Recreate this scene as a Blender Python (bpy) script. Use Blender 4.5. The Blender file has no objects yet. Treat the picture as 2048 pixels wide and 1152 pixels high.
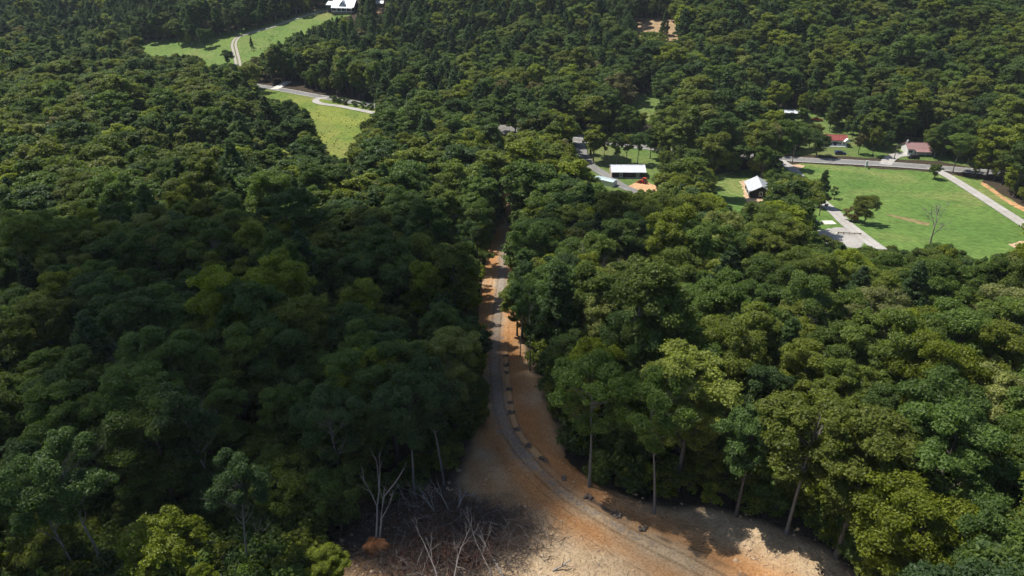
import bpy, math, random
import numpy as np
from mathutils import Vector, Matrix
from mathutils.geometry import delaunay_2d_cdt

sc = bpy.context.scene
COL = sc.collection
R = math.radians

# ------------------------------------------------------------------ camera, sky, sun, exposure
CAM_Z, PITCH, HFOV = 95.0, 27.0, 70.0
cam_data = bpy.data.cameras.new('camera')
cam = bpy.data.objects.new('camera', cam_data)
COL.objects.link(cam)
cam.location = (0, 0, CAM_Z)
cam.rotation_euler = (R(90 - PITCH), 0, 0)
cam_data.sensor_width = 36
cam_data.lens = 18 / math.tan(R(HFOV / 2))
cam_data.clip_start = 0.5
cam_data.clip_end = 6000
sc.camera = cam

SUN_EL, SUN_AZ = 60.0, -60.0           # azimuth from +Y (view direction) towards +X
S = Vector((math.sin(R(SUN_AZ)) * math.cos(R(SUN_EL)), math.cos(R(SUN_AZ)) * math.cos(R(SUN_EL)), math.sin(R(SUN_EL))))
world = bpy.data.worlds.new('World')
sc.world = world
world.use_nodes = True
wn = world.node_tree.nodes
sky = wn.new('ShaderNodeTexSky')
sky.sky_type = 'NISHITA'
sky.sun_disc = False
sky.sun_elevation = R(SUN_EL)
sky.sun_rotation = R(SUN_AZ)
sky.air_density = 1.0
sky.dust_density = 1.0
bg = wn['Background']
bg.inputs['Strength'].default_value = 0.082
world.node_tree.links.new(sky.outputs['Color'], bg.inputs['Color'])

sun_data = bpy.data.lights.new('sun', 'SUN')
sun_data.energy = 4.3
sun_data.angle = R(0.53)
sun_data.color = (1.0, 0.95, 0.86)
sun = bpy.data.objects.new('sun', sun_data)
COL.objects.link(sun)
sun.location = S * 300
sun.rotation_euler = (-S).to_track_quat('-Z', 'Y').to_euler()

vs = sc.view_settings
vs.view_transform = 'Standard'
vs.look = 'None'
vs.exposure = 0.65
vs.gamma = 1.0
vs.use_curve_mapping = False
sc.cycles.max_bounces = 6
sc.cycles.diffuse_bounces = 4
sc.cycles.adaptive_threshold = 0.025
sc.cycles.glossy_bounces = 2
sc.cycles.transmission_bounces = 3
sc.cycles.volume_bounces = 0
sc.cycles.use_fast_gi = False
sc.cycles.use_light_tree = False

# ------------------------------------------------------------------ terrain and picture geometry
F = 1024 / math.tan(R(HFOV / 2))
FWD = np.array([0, math.cos(R(PITCH)), -math.sin(R(PITCH))])
UPV = np.array([0, math.sin(R(PITCH)), math.cos(R(PITCH))])


def sstep(a, b, v):
    t = np.clip((v - a) / (b - a), 0, 1)
    return t * t * (3 - 2 * t)


def terrain(x, y):
    x = np.asarray(x, float)
    y = np.asarray(y, float)
    near = 27 * (1 - sstep(20, 285, y)) * (1 + 0.12 * np.sin(x / 75 + 0.6) * sstep(15, 60, np.abs(x)))
    t = y - (436 - 0.48 * x)
    far = 0.225 * 22 * np.logaddexp(0, t / 22)
    far = 150 * np.tanh(far / 150)
    und = (0.8 * np.sin(x / 41 + 1.3) * np.sin(y / 53 + 0.4) + 0.5 * np.sin(x / 83 - y / 67)) * (0.1 + np.clip(far, 0, 40) / 8)
    return near + far + und


def tz(x, y):
    return float(terrain(x, y))


def spot(px, py, dz=0.0):
    """point of the land (or dz metres above it) seen at photo pixel px, py"""
    d = FWD + np.array([(px - 1024) / F, 0, 0]) + UPV * ((576 - py) / F)
    t = np.geomspace(20, 1700, 160)
    h = CAM_Z + d[2] * t - terrain(d[0] * t, d[1] * t) - dz
    i = int(np.argmax(h < 0))
    if h[i] >= 0:
        i = len(t) - 1
    a, b = t[max(i - 1, 0)], t[i]
    for _ in range(18):
        m = (a + b) / 2
        if CAM_Z + d[2] * m - float(terrain(d[0] * m, d[1] * m)) - dz > 0:
            a = m
        else:
            b = m
    return (d[0] * b, d[1] * b)


def proj(x, y, z):
    x, y, z = np.asarray(x, float), np.asarray(y, float), np.asarray(z, float) - CAM_Z
    dep = y * FWD[1] + z * FWD[2]
    up = y * UPV[1] + z * UPV[2]
    dep = np.maximum(dep, 1e-3)
    return 1024 + F * x / dep, 576 - F * up / dep, dep


def inpoly(px, py, poly):
    px, py = np.asarray(px, float), np.asarray(py, float)
    inside = np.zeros(px.shape, bool)
    n = len(poly)
    for i in range(n):
        x1, y1 = poly[i]
        x2, y2 = poly[(i + 1) % n]
        if y1 == y2:
            continue
        c = ((y1 > py) != (y2 > py)) & (px < (x2 - x1) * (py - y1) / (y2 - y1) + x1)
        inside ^= c
    return inside


def polydist(px, py, poly, closed=True):
    px, py = np.asarray(px, float), np.asarray(py, float)
    best = np.full(px.shape, 1e9)
    n = len(poly)
    for i in range(n if closed else n - 1):
        x1, y1 = poly[i]
        x2, y2 = poly[(i + 1) % n]
        dx, dy = x2 - x1, y2 - y1
        t = np.clip(((px - x1) * dx + (py - y1) * dy) / (dx * dx + dy * dy + 1e-9), 0, 1)
        best = np.minimum(best, np.hypot(px - x1 - t * dx, py - y1 - t * dy))
    return best


# ------------------------------------------------------------------ mesh helpers
def mesh_quads(name, v, q, mats, mat_idx=None, attrs=None, smooth=False):
    me = bpy.data.meshes.new(name)
    v = np.ascontiguousarray(v, np.float32)
    q = np.ascontiguousarray(q, np.int32)
    me.vertices.add(len(v))
    me.vertices.foreach_set('co', v.ravel())
    me.loops.add(q.size)
    me.loops.foreach_set('vertex_index', q.ravel())
    me.polygons.add(len(q))
    me.polygons.foreach_set('loop_start', np.arange(0, q.size, q.shape[1], dtype=np.int32))
    if mat_idx is not None:
        me.polygons.foreach_set('material_index', np.ascontiguousarray(mat_idx, np.int32))
    for k, (dom, arr) in (attrs or {}).items():
        a = me.attributes.new(k, 'FLOAT', dom)
        a.data.foreach_set('value', np.ascontiguousarray(arr, np.float32))
    me.update(calc_edges=True)
    if smooth:
        me.shade_smooth()
    for m in mats:
        me.materials.append(m)
    return me


class MB:
    """collects polygons for one mesh"""

    def __init__(self):
        self.v, self.f = [], []

    def add(self, vs_, fs):
        b = len(self.v)
        self.v += [tuple(p) for p in vs_]
        self.f += [tuple(i + b for i in f) for f in fs]
        return self

    def box(self, x0, x1, y0, y1, z0, z1):
        return self.add([(x0, y0, z0), (x1, y0, z0), (x1, y1, z0), (x0, y1, z0), (x0, y0, z1), (x1, y0, z1), (x1, y1, z1), (x0, y1, z1)],
                        [(0, 3, 2, 1), (4, 5, 6, 7), (0, 1, 5, 4), (1, 2, 6, 5), (2, 3, 7, 6), (3, 0, 4, 7)])

    def prism(self, prof, y0, y1):
        """profile of (x, z) points swept along y"""
        n = len(prof)
        vs_ = [(x, y0, z) for x, z in prof] + [(x, y1, z) for x, z in prof]
        return self.add(vs_, [tuple(range(n)), tuple(range(2 * n - 1, n - 1, -1))] + [(i, i + n, (i + 1) % n + n, (i + 1) % n) for i in range(n)])

    def slab(self, pts, t):
        """polygon thickened downwards by t"""
        n = len(pts)
        vs_ = list(pts) + [(p[0], p[1], p[2] - t) for p in pts]
        return self.add(vs_, [tuple(range(n)), tuple(range(2 * n - 1, n - 1, -1))] + [(i, i + n, (i + 1) % n + n, (i + 1) % n) for i in range(n)])

    def disc(self, c, r, w, axis, n=14):
        vs_ = []
        for s in (-w / 2, w / 2):
            for i in range(n):
                a = 2 * math.pi * i / n
                p = [0, 0, 0]
                p[axis] = s
                p[(axis + 1) % 3] = r * math.cos(a)
                p[(axis + 2) % 3] = r * math.sin(a)
                vs_.append((c[0] + p[0], c[1] + p[1], c[2] + p[2]))
        return self.add(vs_, [tuple(range(n - 1, -1, -1)), tuple(range(n, 2 * n))] + [(i, (i + 1) % n, (i + 1) % n + n, i + n) for i in range(n)])

    def tube(self, pts, rad, n=6):
        v, q = tube_np(pts, rad, n)
        m = len(pts)
        return self.add(v.tolist(), [tuple(f) for f in q.tolist()] + [tuple(range(n - 1, -1, -1)), tuple(range((m - 1) * n, m * n))])

    def mesh(self, name, mat, smooth=False):
        me = bpy.data.meshes.new(name)
        me.from_pydata(self.v, [], self.f)
        me.update()
        if smooth:
            me.shade_smooth()
        me.materials.append(mat)
        return me

    def build(self, name, mat, parent=None, smooth=False):
        return link(name, self.mesh(name, mat, smooth), parent)


def tube_np(pts, rad, n=6):
    pts = np.asarray(pts, float)
    rad = np.broadcast_to(np.asarray(rad, float), (len(pts),))
    d = np.gradient(pts, axis=0)
    d /= np.linalg.norm(d, axis=1, keepdims=True) + 1e-9
    ref = np.where(np.abs(d[:, 2:3]) > 0.9, np.array([[1.0, 0, 0]]), np.array([[0, 0, 1.0]]))
    a = np.cross(d, ref)
    a /= np.linalg.norm(a, axis=1, keepdims=True) + 1e-9
    b = np.cross(d, a)
    ang = np.linspace(0, 2 * math.pi, n, endpoint=False)
    v = pts[:, None, :] + rad[:, None, None] * (np.cos(ang)[None, :, None] * a[:, None, :] + np.sin(ang)[None, :, None] * b[:, None, :])
    q = []
    for i in range(len(pts) - 1):
        for k in range(n):
            q.append((i * n + k, i * n + (k + 1) % n, (i + 1) * n + (k + 1) % n, (i + 1) * n + k))
    return v.reshape(-1, 3), np.array(q, int)


def join_np(parts):
    vs_, qs, o = [], [], 0
    for v, q in parts:
        vs_.append(v)
        qs.append(q + o)
        o += len(v)
    return np.concatenate(vs_), np.concatenate(qs)


def link(name, data, parent=None):
    o = bpy.data.objects.new(name, data)
    COL.objects.link(o)
    if parent:
        o.parent = parent
    return o


def tag(o, label=None, cat=None, group=None, kind=None):
    if label:
        o['label'] = label
    if cat:
        o['category'] = cat
    if group:
        o['group'] = group
    if kind:
        o['kind'] = kind
    return o


def thing(name, label, cat, loc, rz=0.0, group=None, sc_=1.0):
    o = link(name, None)
    o.empty_display_size = 0.5
    o.location = loc
    o.rotation_euler = (0, 0, rz)
    o.scale = (sc_, sc_, sc_)
    return tag(o, label, cat, group)


# ------------------------------------------------------------------ materials
class NT:
    def __init__(self, name):
        self.m = bpy.data.materials.new(name)
        self.m.use_nodes = True
        self.t = self.m.node_tree
        self.b = self.t.nodes['Principled BSDF']

    def n(self, kind, **kw):
        x = self.t.nodes.new(kind)
        for k, v in kw.items():
            if k in x.inputs:
                x.inputs[k].default_value = v
            else:
                setattr(x, k, v)
        return x

    def l(self, a, b):
        self.t.links.new(a, b)

    def coord(self, scale=1.0, obj=False):
        tc = self.n('ShaderNodeTexCoord') if obj else self.n('ShaderNodeNewGeometry')
        return tc.outputs['Object'] if obj else tc.outputs['Position']

    def noise(self, scale, detail=4.0, rough=0.55, vec=None, dist=0.0):
        x = self.n('ShaderNodeTexNoise')
        x.inputs['Scale'].default_value = scale
        x.inputs['Detail'].default_value = detail
        x.inputs['Roughness'].default_value = rough
        x.inputs['Distortion'].default_value = dist
        self.l(vec if vec is not None else self.coord(), x.inputs['Vector'])
        return x.outputs['Fac']

    def ramp(self, fac, stops, interp='LINEAR'):
        r = self.n('ShaderNodeValToRGB')
        r.color_ramp.interpolation = interp
        e = r.color_ramp.elements
        while len(e) < len(stops):
            e.new(0.5)
        for el, (p, c) in zip(e, stops):
            el.position = p
            el.color = (*c, 1) if len(c) == 3 else c
        self.l(fac, r.inputs['Fac'])
        return r.outputs['Color']

    def mix(self, fac, a, b, mode='MIX'):
        x = self.n('ShaderNodeMix', data_type='RGBA', blend_type=mode)
        for k, val in ((0, fac), (6, a), (7, b)):
            if hasattr(val, 'links'):
                self.l(val, x.inputs[k])
            elif isinstance(val, (int, float)):
                x.inputs[k].default_value = val
            else:
                x.inputs[k].default_value = (*val, 1)
        return x.outputs[2]

    def math(self, op, a, b=0.0, c=0.0):
        x = self.n('ShaderNodeMath', operation=op)
        for sock, val in zip(x.inputs, (a, b, c)):
            if hasattr(val, 'links'):
                self.l(val, sock)
            else:
                sock.default_value = val
        return x.outputs[0]

    def bump(self, h, strength, dist):
        x = self.n('ShaderNodeBump')
        x.inputs['Strength'].default_value = strength
        x.inputs['Distance'].default_value = dist
        self.l(h, x.inputs['Height'])
        self.l(x.outputs[0], self.b.inputs['Normal'])

    def base(self, col, rough=0.8, spec=0.3, metal=0.0):
        if hasattr(col, 'links'):
            self.l(col, self.b.inputs['Base Color'])
        else:
            self.b.inputs['Base Color'].default_value = (*col, 1)
        self.b.inputs['Roughness'].default_value = rough
        self.b.inputs['Specular IOR Level'].default_value = spec
        self.b.inputs['Metallic'].default_value = metal
        return self.m


def simple(name, c, rough=0.7, spec=0.3, var=0.25, scale=2.0, metal=0.0):
    t = NT(name)
    f = t.noise(scale, 4, 0.6, t.coord(obj=True))
    lo = tuple(max(0, k * (1 - var)) for k in c)
    hi = tuple(min(1, k * (1 + var)) for k in c)
    return t.base(t.ramp(f, [(0.3, lo), (0.7, hi)]), rough, spec, metal)


def leaf_material():
    t = NT('leaf')
    at = t.n('ShaderNodeAttribute', attribute_type='INSTANCER', attribute_name='tint')
    col = t.ramp(at.outputs['Fac'], [
        (0.00, (0.050, 0.083, 0.035)),
        (0.14, (0.068, 0.110, 0.034)),
        (0.32, (0.100, 0.146, 0.035)),
        (0.50, (0.142, 0.163, 0.035)),
        (0.66, (0.175, 0.210, 0.030)),
        (0.80, (0.215, 0.220, 0.110)),
        (0.90, (0.140, 0.122, 0.050)),
        (1.00, (0.120, 0.060, 0.030))])
    var = t.n('ShaderNodeAttribute', attribute_type='GEOMETRY', attribute_name='leafvar')
    oi = t.n('ShaderNodeObjectInfo')
    k = t.math('MULTIPLY', var.outputs['Fac'], t.math('MULTIPLY_ADD', oi.outputs['Random'], 0.5, 0.75))
    hv = t.n('ShaderNodeHueSaturation')
    t.l(col, hv.inputs['Color'])
    t.l(k, hv.inputs['Value'])
    hv.inputs['Saturation'].default_value = 1.08
    hue = t.math('MULTIPLY_ADD', var.outputs['Fac'], -0.02, 0.52)
    t.l(hue, hv.inputs['Hue'])
    t.base(hv.outputs[0], 0.55, 0.25)
    tr = t.n('ShaderNodeBsdfTranslucent')
    tc = t.mix(1.0, hv.outputs[0], (1.25, 1.35, 0.55), 'MULTIPLY')
    t.l(tc, tr.inputs['Color'])
    mx = t.n('ShaderNodeMixShader')
    mx.inputs[0].default_value = 0.46
    t.l(t.b.outputs[0], mx.inputs[1])
    t.l(tr.outputs[0], mx.inputs[2])
    t.l(mx.outputs[0], t.t.nodes['Material Output'].inputs['Surface'])
    return t.m


def bark_material(name, c):
    t = NT(name)
    mp = t.n('ShaderNodeMapping')
    mp.inputs['Scale'].default_value = (6, 6, 1.2)
    t.l(t.coord(obj=True), mp.inputs['Vector'])
    f = t.noise(1.6, 5, 0.65, mp.outputs[0])
    t.bump(f, 0.6, 0.05)
    return t.base(t.ramp(f, [(0.25, tuple(k * 0.55 for k in c)), (0.75, tuple(k * 1.35 for k in c))]), 0.9, 0.15)


M_LEAF = leaf_material()
M_BARK = bark_material('bark', (0.12, 0.10, 0.085))
M_PALEBARK = bark_material('pale_bark', (0.19, 0.175, 0.155))
M_DEAD = bark_material('dead_wood', (0.27, 0.24, 0.215))
M_TWIG = bark_material('twig', (0.19, 0.15, 0.125))


def forest_floor():
    t = NT('forest_floor')
    a = t.noise(0.35, 6, 0.6)
    c = t.ramp(a, [(0.3, (0.030, 0.024, 0.016)), (0.55, (0.052, 0.040, 0.026)), (0.75, (0.045, 0.052, 0.022))])
    b = t.noise(2.5, 5, 0.7)
    c = t.mix(0.5, c, t.ramp(b, [(0.3, (0.02, 0.017, 0.012)), (0.7, (0.09, 0.068, 0.046))]))
    t.bump(b, 0.8, 0.3)
    return t.base(c, 0.95, 0.1)


def grass_mat(name, c1, c2, dry, dry_amt=0.5):
    t = NT(name)
    a = t.noise(0.03, 5, 0.6, dist=0.6)
    c = t.ramp(a, [(0.32, c1), (0.62, c2)])
    b = t.noise(0.018, 6, 0.62, dist=1.2)
    c = t.mix(t.math('MULTIPLY', t.ramp(b, [(0.50, (0, 0, 0)), (0.66, (1, 1, 1))]), dry_amt), c, dry)
    f = t.noise(0.5, 6, 0.7)
    c = t.mix(0.8, c, t.ramp(f, [(0.3, (0.25, 0.25, 0.25)), (0.72, (0.78, 0.78, 0.78))]), 'OVERLAY')
    w = t.n('ShaderNodeTexWave', wave_type='BANDS', bands_direction='X')
    w.inputs['Scale'].default_value = 0.16
    w.inputs['Distortion'].default_value = 3.0
    w.inputs['Detail'].default_value = 2.0
    t.l(t.coord(), w.inputs['Vector'])
    c = t.mix(0.10, c, t.ramp(w.outputs['Fac'], [(0.3, (0.3, 0.3, 0.3)), (0.7, (0.7, 0.7, 0.7))]), 'OVERLAY')
    t.bump(f, 0.5, 0.4)
    return t.base(c, 0.95, 0.1)


def dirt_color(t):
    big = t.noise(0.075, 4, 0.6, dist=0.8)
    mid = t.noise(0.45, 6, 0.65, dist=0.5)
    fine = t.noise(3.2, 6, 0.72)
    c = t.ramp(big, [(0.34, (0.31, 0.180, 0.085)), (0.47, (0.37, 0.245, 0.135)), (0.60, (0.43, 0.33, 0.22))])
    at = lambda k: t.n('ShaderNodeAttribute', attribute_type='GEOMETRY', attribute_name=k).outputs['Fac']
    c = t.mix(at('pale'), c, t.ramp(mid, [(0.3, (0.40, 0.280, 0.165)), (0.65, (0.52, 0.395, 0.255))]))
    c = t.mix(at('ochre'), c, t.ramp(mid, [(0.3, (0.33, 0.145, 0.050)), (0.7, (0.45, 0.235, 0.095))]))
    lm = t.math('ADD', at('litter'), t.math('MULTIPLY_ADD', fine, 0.9, -0.45))
    c = t.mix(t.ramp(lm, [(0.35, (0, 0, 0)), (0.7, (1, 1, 1))]), c, t.ramp(fine, [(0.3, (0.05, 0.036, 0.026)), (0.7, (0.16, 0.125, 0.10))]))
    c = t.mix(0.8, c, t.ramp(fine, [(0.28, (0.20, 0.18, 0.17)), (0.5, (0.5, 0.5, 0.5)), (0.75, (0.70, 0.70, 0.70))]), 'OVERLAY')
    mu = t.n('ShaderNodeTexVoronoi', feature='DISTANCE_TO_EDGE')
    mu.inputs['Scale'].default_value = 0.55
    wv = t.n('ShaderNodeVectorMath', operation='ADD')
    nz = t.n('ShaderNodeTexNoise')
    nz.inputs['Scale'].default_value = 0.8
    t.l(t.coord(), nz.inputs['Vector'])
    t.l(t.coord(), wv.inputs[0])
    t.l(nz.outputs['Color'], wv.inputs[1])
    t.l(wv.outputs[0], mu.inputs['Vector'])
    rill = t.ramp(mu.outputs['Distance'], [(0.0, (1, 1, 1)), (0.06, (0, 0, 0))])
    rill = t.math('MULTIPLY', rill, t.ramp(big, [(0.4, (0, 0, 0)), (0.6, (1, 1, 1))]))
    c = t.mix(t.math('MULTIPLY', rill, 0.12), c, (0.20, 0.12, 0.06))
    h = t.math('ADD', t.math('MULTIPLY', mid, 1.0), t.math('MULTIPLY', fine, 0.4))
    h = t.math('SUBTRACT', h, t.math('MULTIPLY', rill, 0.06))
    return c, h, mid, fine


def dirt_mat():
    t = NT('bare_soil')
    c, h, _, _ = dirt_color(t)
    t.bump(h, 1.0, 0.7)
    return t.base(c, 0.95, 0.1)


def gravel_track_mat():
    """crushed stone worn into the soil: stone in the middle, wheel ruts, soil at both sides"""
    t = NT('gravel_track')
    c, h, mid, fine = dirt_color(t)
    at = lambda k: t.n('ShaderNodeAttribute', attribute_type='GEOMETRY', attribute_name=k).outputs['Fac']
    off = at('offs')
    rag = t.noise(0.9, 6, 0.75, dist=0.8)
    d = t.math('ABSOLUTE', t.math('ADD', off, t.math('MULTIPLY_ADD', mid, 1.6, -0.8)))
    m = t.math('ADD', t.math('MULTIPLY', d, 0.46), t.math('MULTIPLY_ADD', rag, 3.2, -1.5))
    m = t.math('ADD', m, t.math('MULTIPLY', at('worn'), 1.0))
    fac = t.ramp(m, [(0.42, (1, 1, 1)), (0.95, (0, 0, 0))])
    stone = t.ramp(fine, [(0.28, (0.10, 0.094, 0.088)), (0.72, (0.30, 0.28, 0.255))])
    stone = t.mix(0.3, stone, c)
    c = t.mix(fac, c, stone)
    lane = t.math('ABSOLUTE', t.math('SUBTRACT', t.math('ABSOLUTE', t.math('ADD', off, t.math('MULTIPLY_ADD', mid, 0.5, -0.25))), 0.95))
    rut = t.math('MULTIPLY', t.ramp(lane, [(0.0, (1, 1, 1)), (0.40, (0, 0, 0))]), t.ramp(rag, [(0.35, (0, 0, 0)), (0.6, (1, 1, 1))]))
    c = t.mix(t.math('MULTIPLY', rut, 0.45), c, (0.13, 0.085, 0.05))
    lane2 = t.math('ABSOLUTE', t.math('SUBTRACT', t.math('ABSOLUTE', t.math('ADD', off, 0.2)), 2.5))
    rut2 = t.math('MULTIPLY', t.ramp(lane2, [(0.0, (1, 1, 1)), (0.22, (0, 0, 0))]), t.ramp(mid, [(0.45, (0, 0, 0)), (0.6, (1, 1, 1))]))
    c = t.mix(t.math('MULTIPLY', rut2, 0.40), c, (0.17, 0.095, 0.045))
    h = t.math('SUBTRACT', h, t.math('MULTIPLY', t.math('ADD', rut, rut2), 0.30))
    t.bump(h, 1.0, 0.5)
    return t.base(c, 0.95, 0.1)


def gravel_mat(name, lo, hi, scale=1.2):
    t = NT(name)
    a = t.noise(scale, 6, 0.7)
    b = t.noise(0.12, 4, 0.6)
    c = t.ramp(a, [(0.3, lo), (0.7, hi)])
    c = t.mix(0.35, c, t.ramp(b, [(0.35, (0.32, 0.31, 0.29)), (0.65, (0.62, 0.62, 0.62))]), 'OVERLAY')
    ac = t.n('ShaderNodeAttribute', attribute_type='GEOMETRY', attribute_name='across')
    strip = t.math('ABSOLUTE', t.math('SUBTRACT', t.math('ABSOLUTE', ac.outputs['Fac']), 0.5))
    c = t.mix(t.math('MULTIPLY', strip, 0.55), c, tuple(k * 0.6 for k in lo))
    t.bump(a, 0.4, 0.1)
    return t.base(c, 0.95, 0.1)


def rut_mat():
    t = NT('two_rut_track')
    a = t.noise(0.9, 6, 0.7)
    c = t.ramp(a, [(0.3, (0.26, 0.235, 0.20)), (0.7, (0.40, 0.37, 0.32))])
    ac = t.n('ShaderNodeAttribute', attribute_type='GEOMETRY', attribute_name='across')
    d = t.math('ABSOLUTE', t.math('SUBTRACT', t.math('ABSOLUTE', ac.outputs['Fac']), 0.52))
    d = t.math('ADD', d, t.math('MULTIPLY_ADD', a, 0.5, -0.25))
    c = t.mix(t.ramp(d, [(0.26, (0, 0, 0)), (0.42, (1, 1, 1))]), c, (0.115, 0.135, 0.045))
    return t.base(c, 0.95, 0.1)


M_FLOOR = forest_floor()
M_DIRT = dirt_mat()
M_TRACK = gravel_track_mat()
M_MEADOW = grass_mat('meadow_grass', (0.072, 0.138, 0.030), (0.108, 0.170, 0.040), (0.21, 0.21, 0.075), 0.65)
M_FIELD = grass_mat('rough_field_grass', (0.085, 0.140, 0.028), (0.175, 0.200, 0.040), (0.21, 0.18, 0.065), 0.6)
M_HAYFIELD = grass_mat('upper_field_grass', (0.085, 0.148, 0.034), (0.125, 0.178, 0.045), (0.21, 0.18, 0.08), 0.6)
M_LAWN = grass_mat('lawn_grass', (0.070, 0.125, 0.030), (0.110, 0.150, 0.042), (0.17, 0.15, 0.07), 0.5)
M_STUBBLE = grass_mat('dry_stubble', (0.27, 0.185, 0.11), (0.33, 0.23, 0.14), (0.22, 0.17, 0.08), 0.5)
M_CLAY = simple('orange_clay', (0.47, 0.285, 0.155), 0.95, 0.1, 0.25, 0.6)
M_BANK = simple('ochre_bank', (0.42, 0.245, 0.12), 0.95, 0.1, 0.35, 0.5)
M_GULLY = simple('brown_wash', (0.20, 0.155, 0.075), 0.95, 0.1, 0.35, 0.5)
M_SAND = simple('pale_soil', (0.44, 0.31, 0.20), 0.95, 0.1, 0.22, 0.6)
M_ASPHALT = gravel_mat('old_asphalt', (0.17, 0.165, 0.16), (0.24, 0.235, 0.225), 0.8)
M_GRAVEL = gravel_mat('crushed_gravel', (0.30, 0.285, 0.265), (0.46, 0.44, 0.41), 0.9)
M_RUTS = rut_mat()
M_CONCRETE = simple('concrete', (0.60, 0.56, 0.49), 0.85, 0.2, 0.12, 0.8)
M_LINE = simple('road_paint', (0.72, 0.71, 0.66), 0.7, 0.3, 0.15, 1.0)
M_WHITEROOF = simple('white_metal_roof', (0.56, 0.58, 0.61), 0.38, 0.5, 0.05, 0.5)
M_SHADEDORMER = simple('shaded_grey_dormer', (0.42, 0.45, 0.50), 0.45, 0.5, 0.06, 0.5)  # the dormer face's shade is put into this grey
M_REDROOF = simple('red_shingle_roof', (0.24, 0.065, 0.060), 0.85, 0.2, 0.2, 1.5)
M_PINKROOF = simple('faded_red_roof', (0.26, 0.155, 0.150), 0.85, 0.2, 0.18, 1.5)
M_BLUEROOF = simple('pale_blue_roof', (0.42, 0.51, 0.53), 0.5, 0.4, 0.08, 0.8)
M_DARKWALL = simple('dark_board_wall', (0.035, 0.030, 0.028), 0.8, 0.2, 0.3, 2.0)
M_WHITEWALL = simple('white_siding', (0.66, 0.66, 0.63), 0.7, 0.3, 0.08, 1.5)
M_STONEWALL = simple('pinkish_stone_wall', (0.46, 0.36, 0.31), 0.85, 0.2, 0.25, 2.5)
M_TRIM = simple('white_trim', (0.70, 0.70, 0.68), 0.6, 0.3, 0.06, 2.0)
M_GLASS = simple('window_glass', (0.02, 0.025, 0.03), 0.12, 0.5, 0.1, 2.0)
M_SHUTTER = simple('dark_shutter', (0.025, 0.03, 0.045), 0.6, 0.3, 0.1, 2.0)
M_WOOD = simple('weathered_wood', (0.16, 0.13, 0.10), 0.85, 0.2, 0.3, 4.0)
M_TYRE = simple('tyre_rubber', (0.02, 0.02, 0.02), 0.9, 0.2, 0.2, 3.0)
M_STEEL = simple('galvanised_steel', (0.45, 0.46, 0.47), 0.4, 0.5, 0.1, 3.0, 0.6)
M_MAT = simple('erosion_mat_fibre', (0.40, 0.26, 0.135), 0.95, 0.1, 0.25, 3.0)
M_STONE = simple('check_stone', (0.14, 0.115, 0.095), 0.9, 0.2, 0.4, 3.0)
M_ROOTSOIL = simple('root_ball_soil', (0.30, 0.125, 0.05), 0.95, 0.1, 0.4, 1.2)


# ------------------------------------------------------------------ the land
def grid_axis(lo, hi, segs):
    out = []
    for a, b, s in segs:
        n = max(1, int(round((b - a) / s)))
        out += list(np.linspace(a, b, n, endpoint=False))
    out.append(hi)
    return np.array(out)


def build_ground():
    xs = grid_axis(-1500, 1500, [(-1500, -600, 30), (-600, -250, 7), (-250, -60, 3), (-60, 70, 1.5), (70, 260, 3), (260, 600, 7), (600, 1500, 30)])
    ys = grid_axis(-120, 2200, [(-120, 40, 8), (40, 180, 1.5), (180, 440, 3), (440, 760, 6), (760, 2200, 30)])
    X, Y = np.meshgrid(xs, ys)
    Z = terrain(X, Y)
    nx, ny = len(xs), len(ys)
    v = np.stack([X, Y, Z], -1).reshape(-1, 3)
    i = np.arange((ny - 1) * nx).reshape(ny - 1, nx)[:, :-1].ravel()
    q = np.stack([i, i + 1, i + nx + 1, i + nx], -1)
    me = mesh_quads('ground', v, q, [M_FLOOR], smooth=True)
    return tag(link('ground', me), 'dark leaf covered forest floor under the trees', 'ground', kind='structure')


GROUND = build_ground()
RNG = np.random.default_rng(7)


def ragged(pts, step, amp, rng):
    out = []
    n = len(pts)
    for i in range(n):
        a, b = np.array(pts[i]), np.array(pts[(i + 1) % n])
        L = np.linalg.norm(b - a)
        k = max(1, int(L / step))
        nrm = np.array([-(b - a)[1], (b - a)[0]]) / (L + 1e-9)
        for j in range(k):
            p = a + (b - a) * j / k
            out.append(p + nrm * rng.normal(0, amp))
    return np.array(out)


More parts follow.
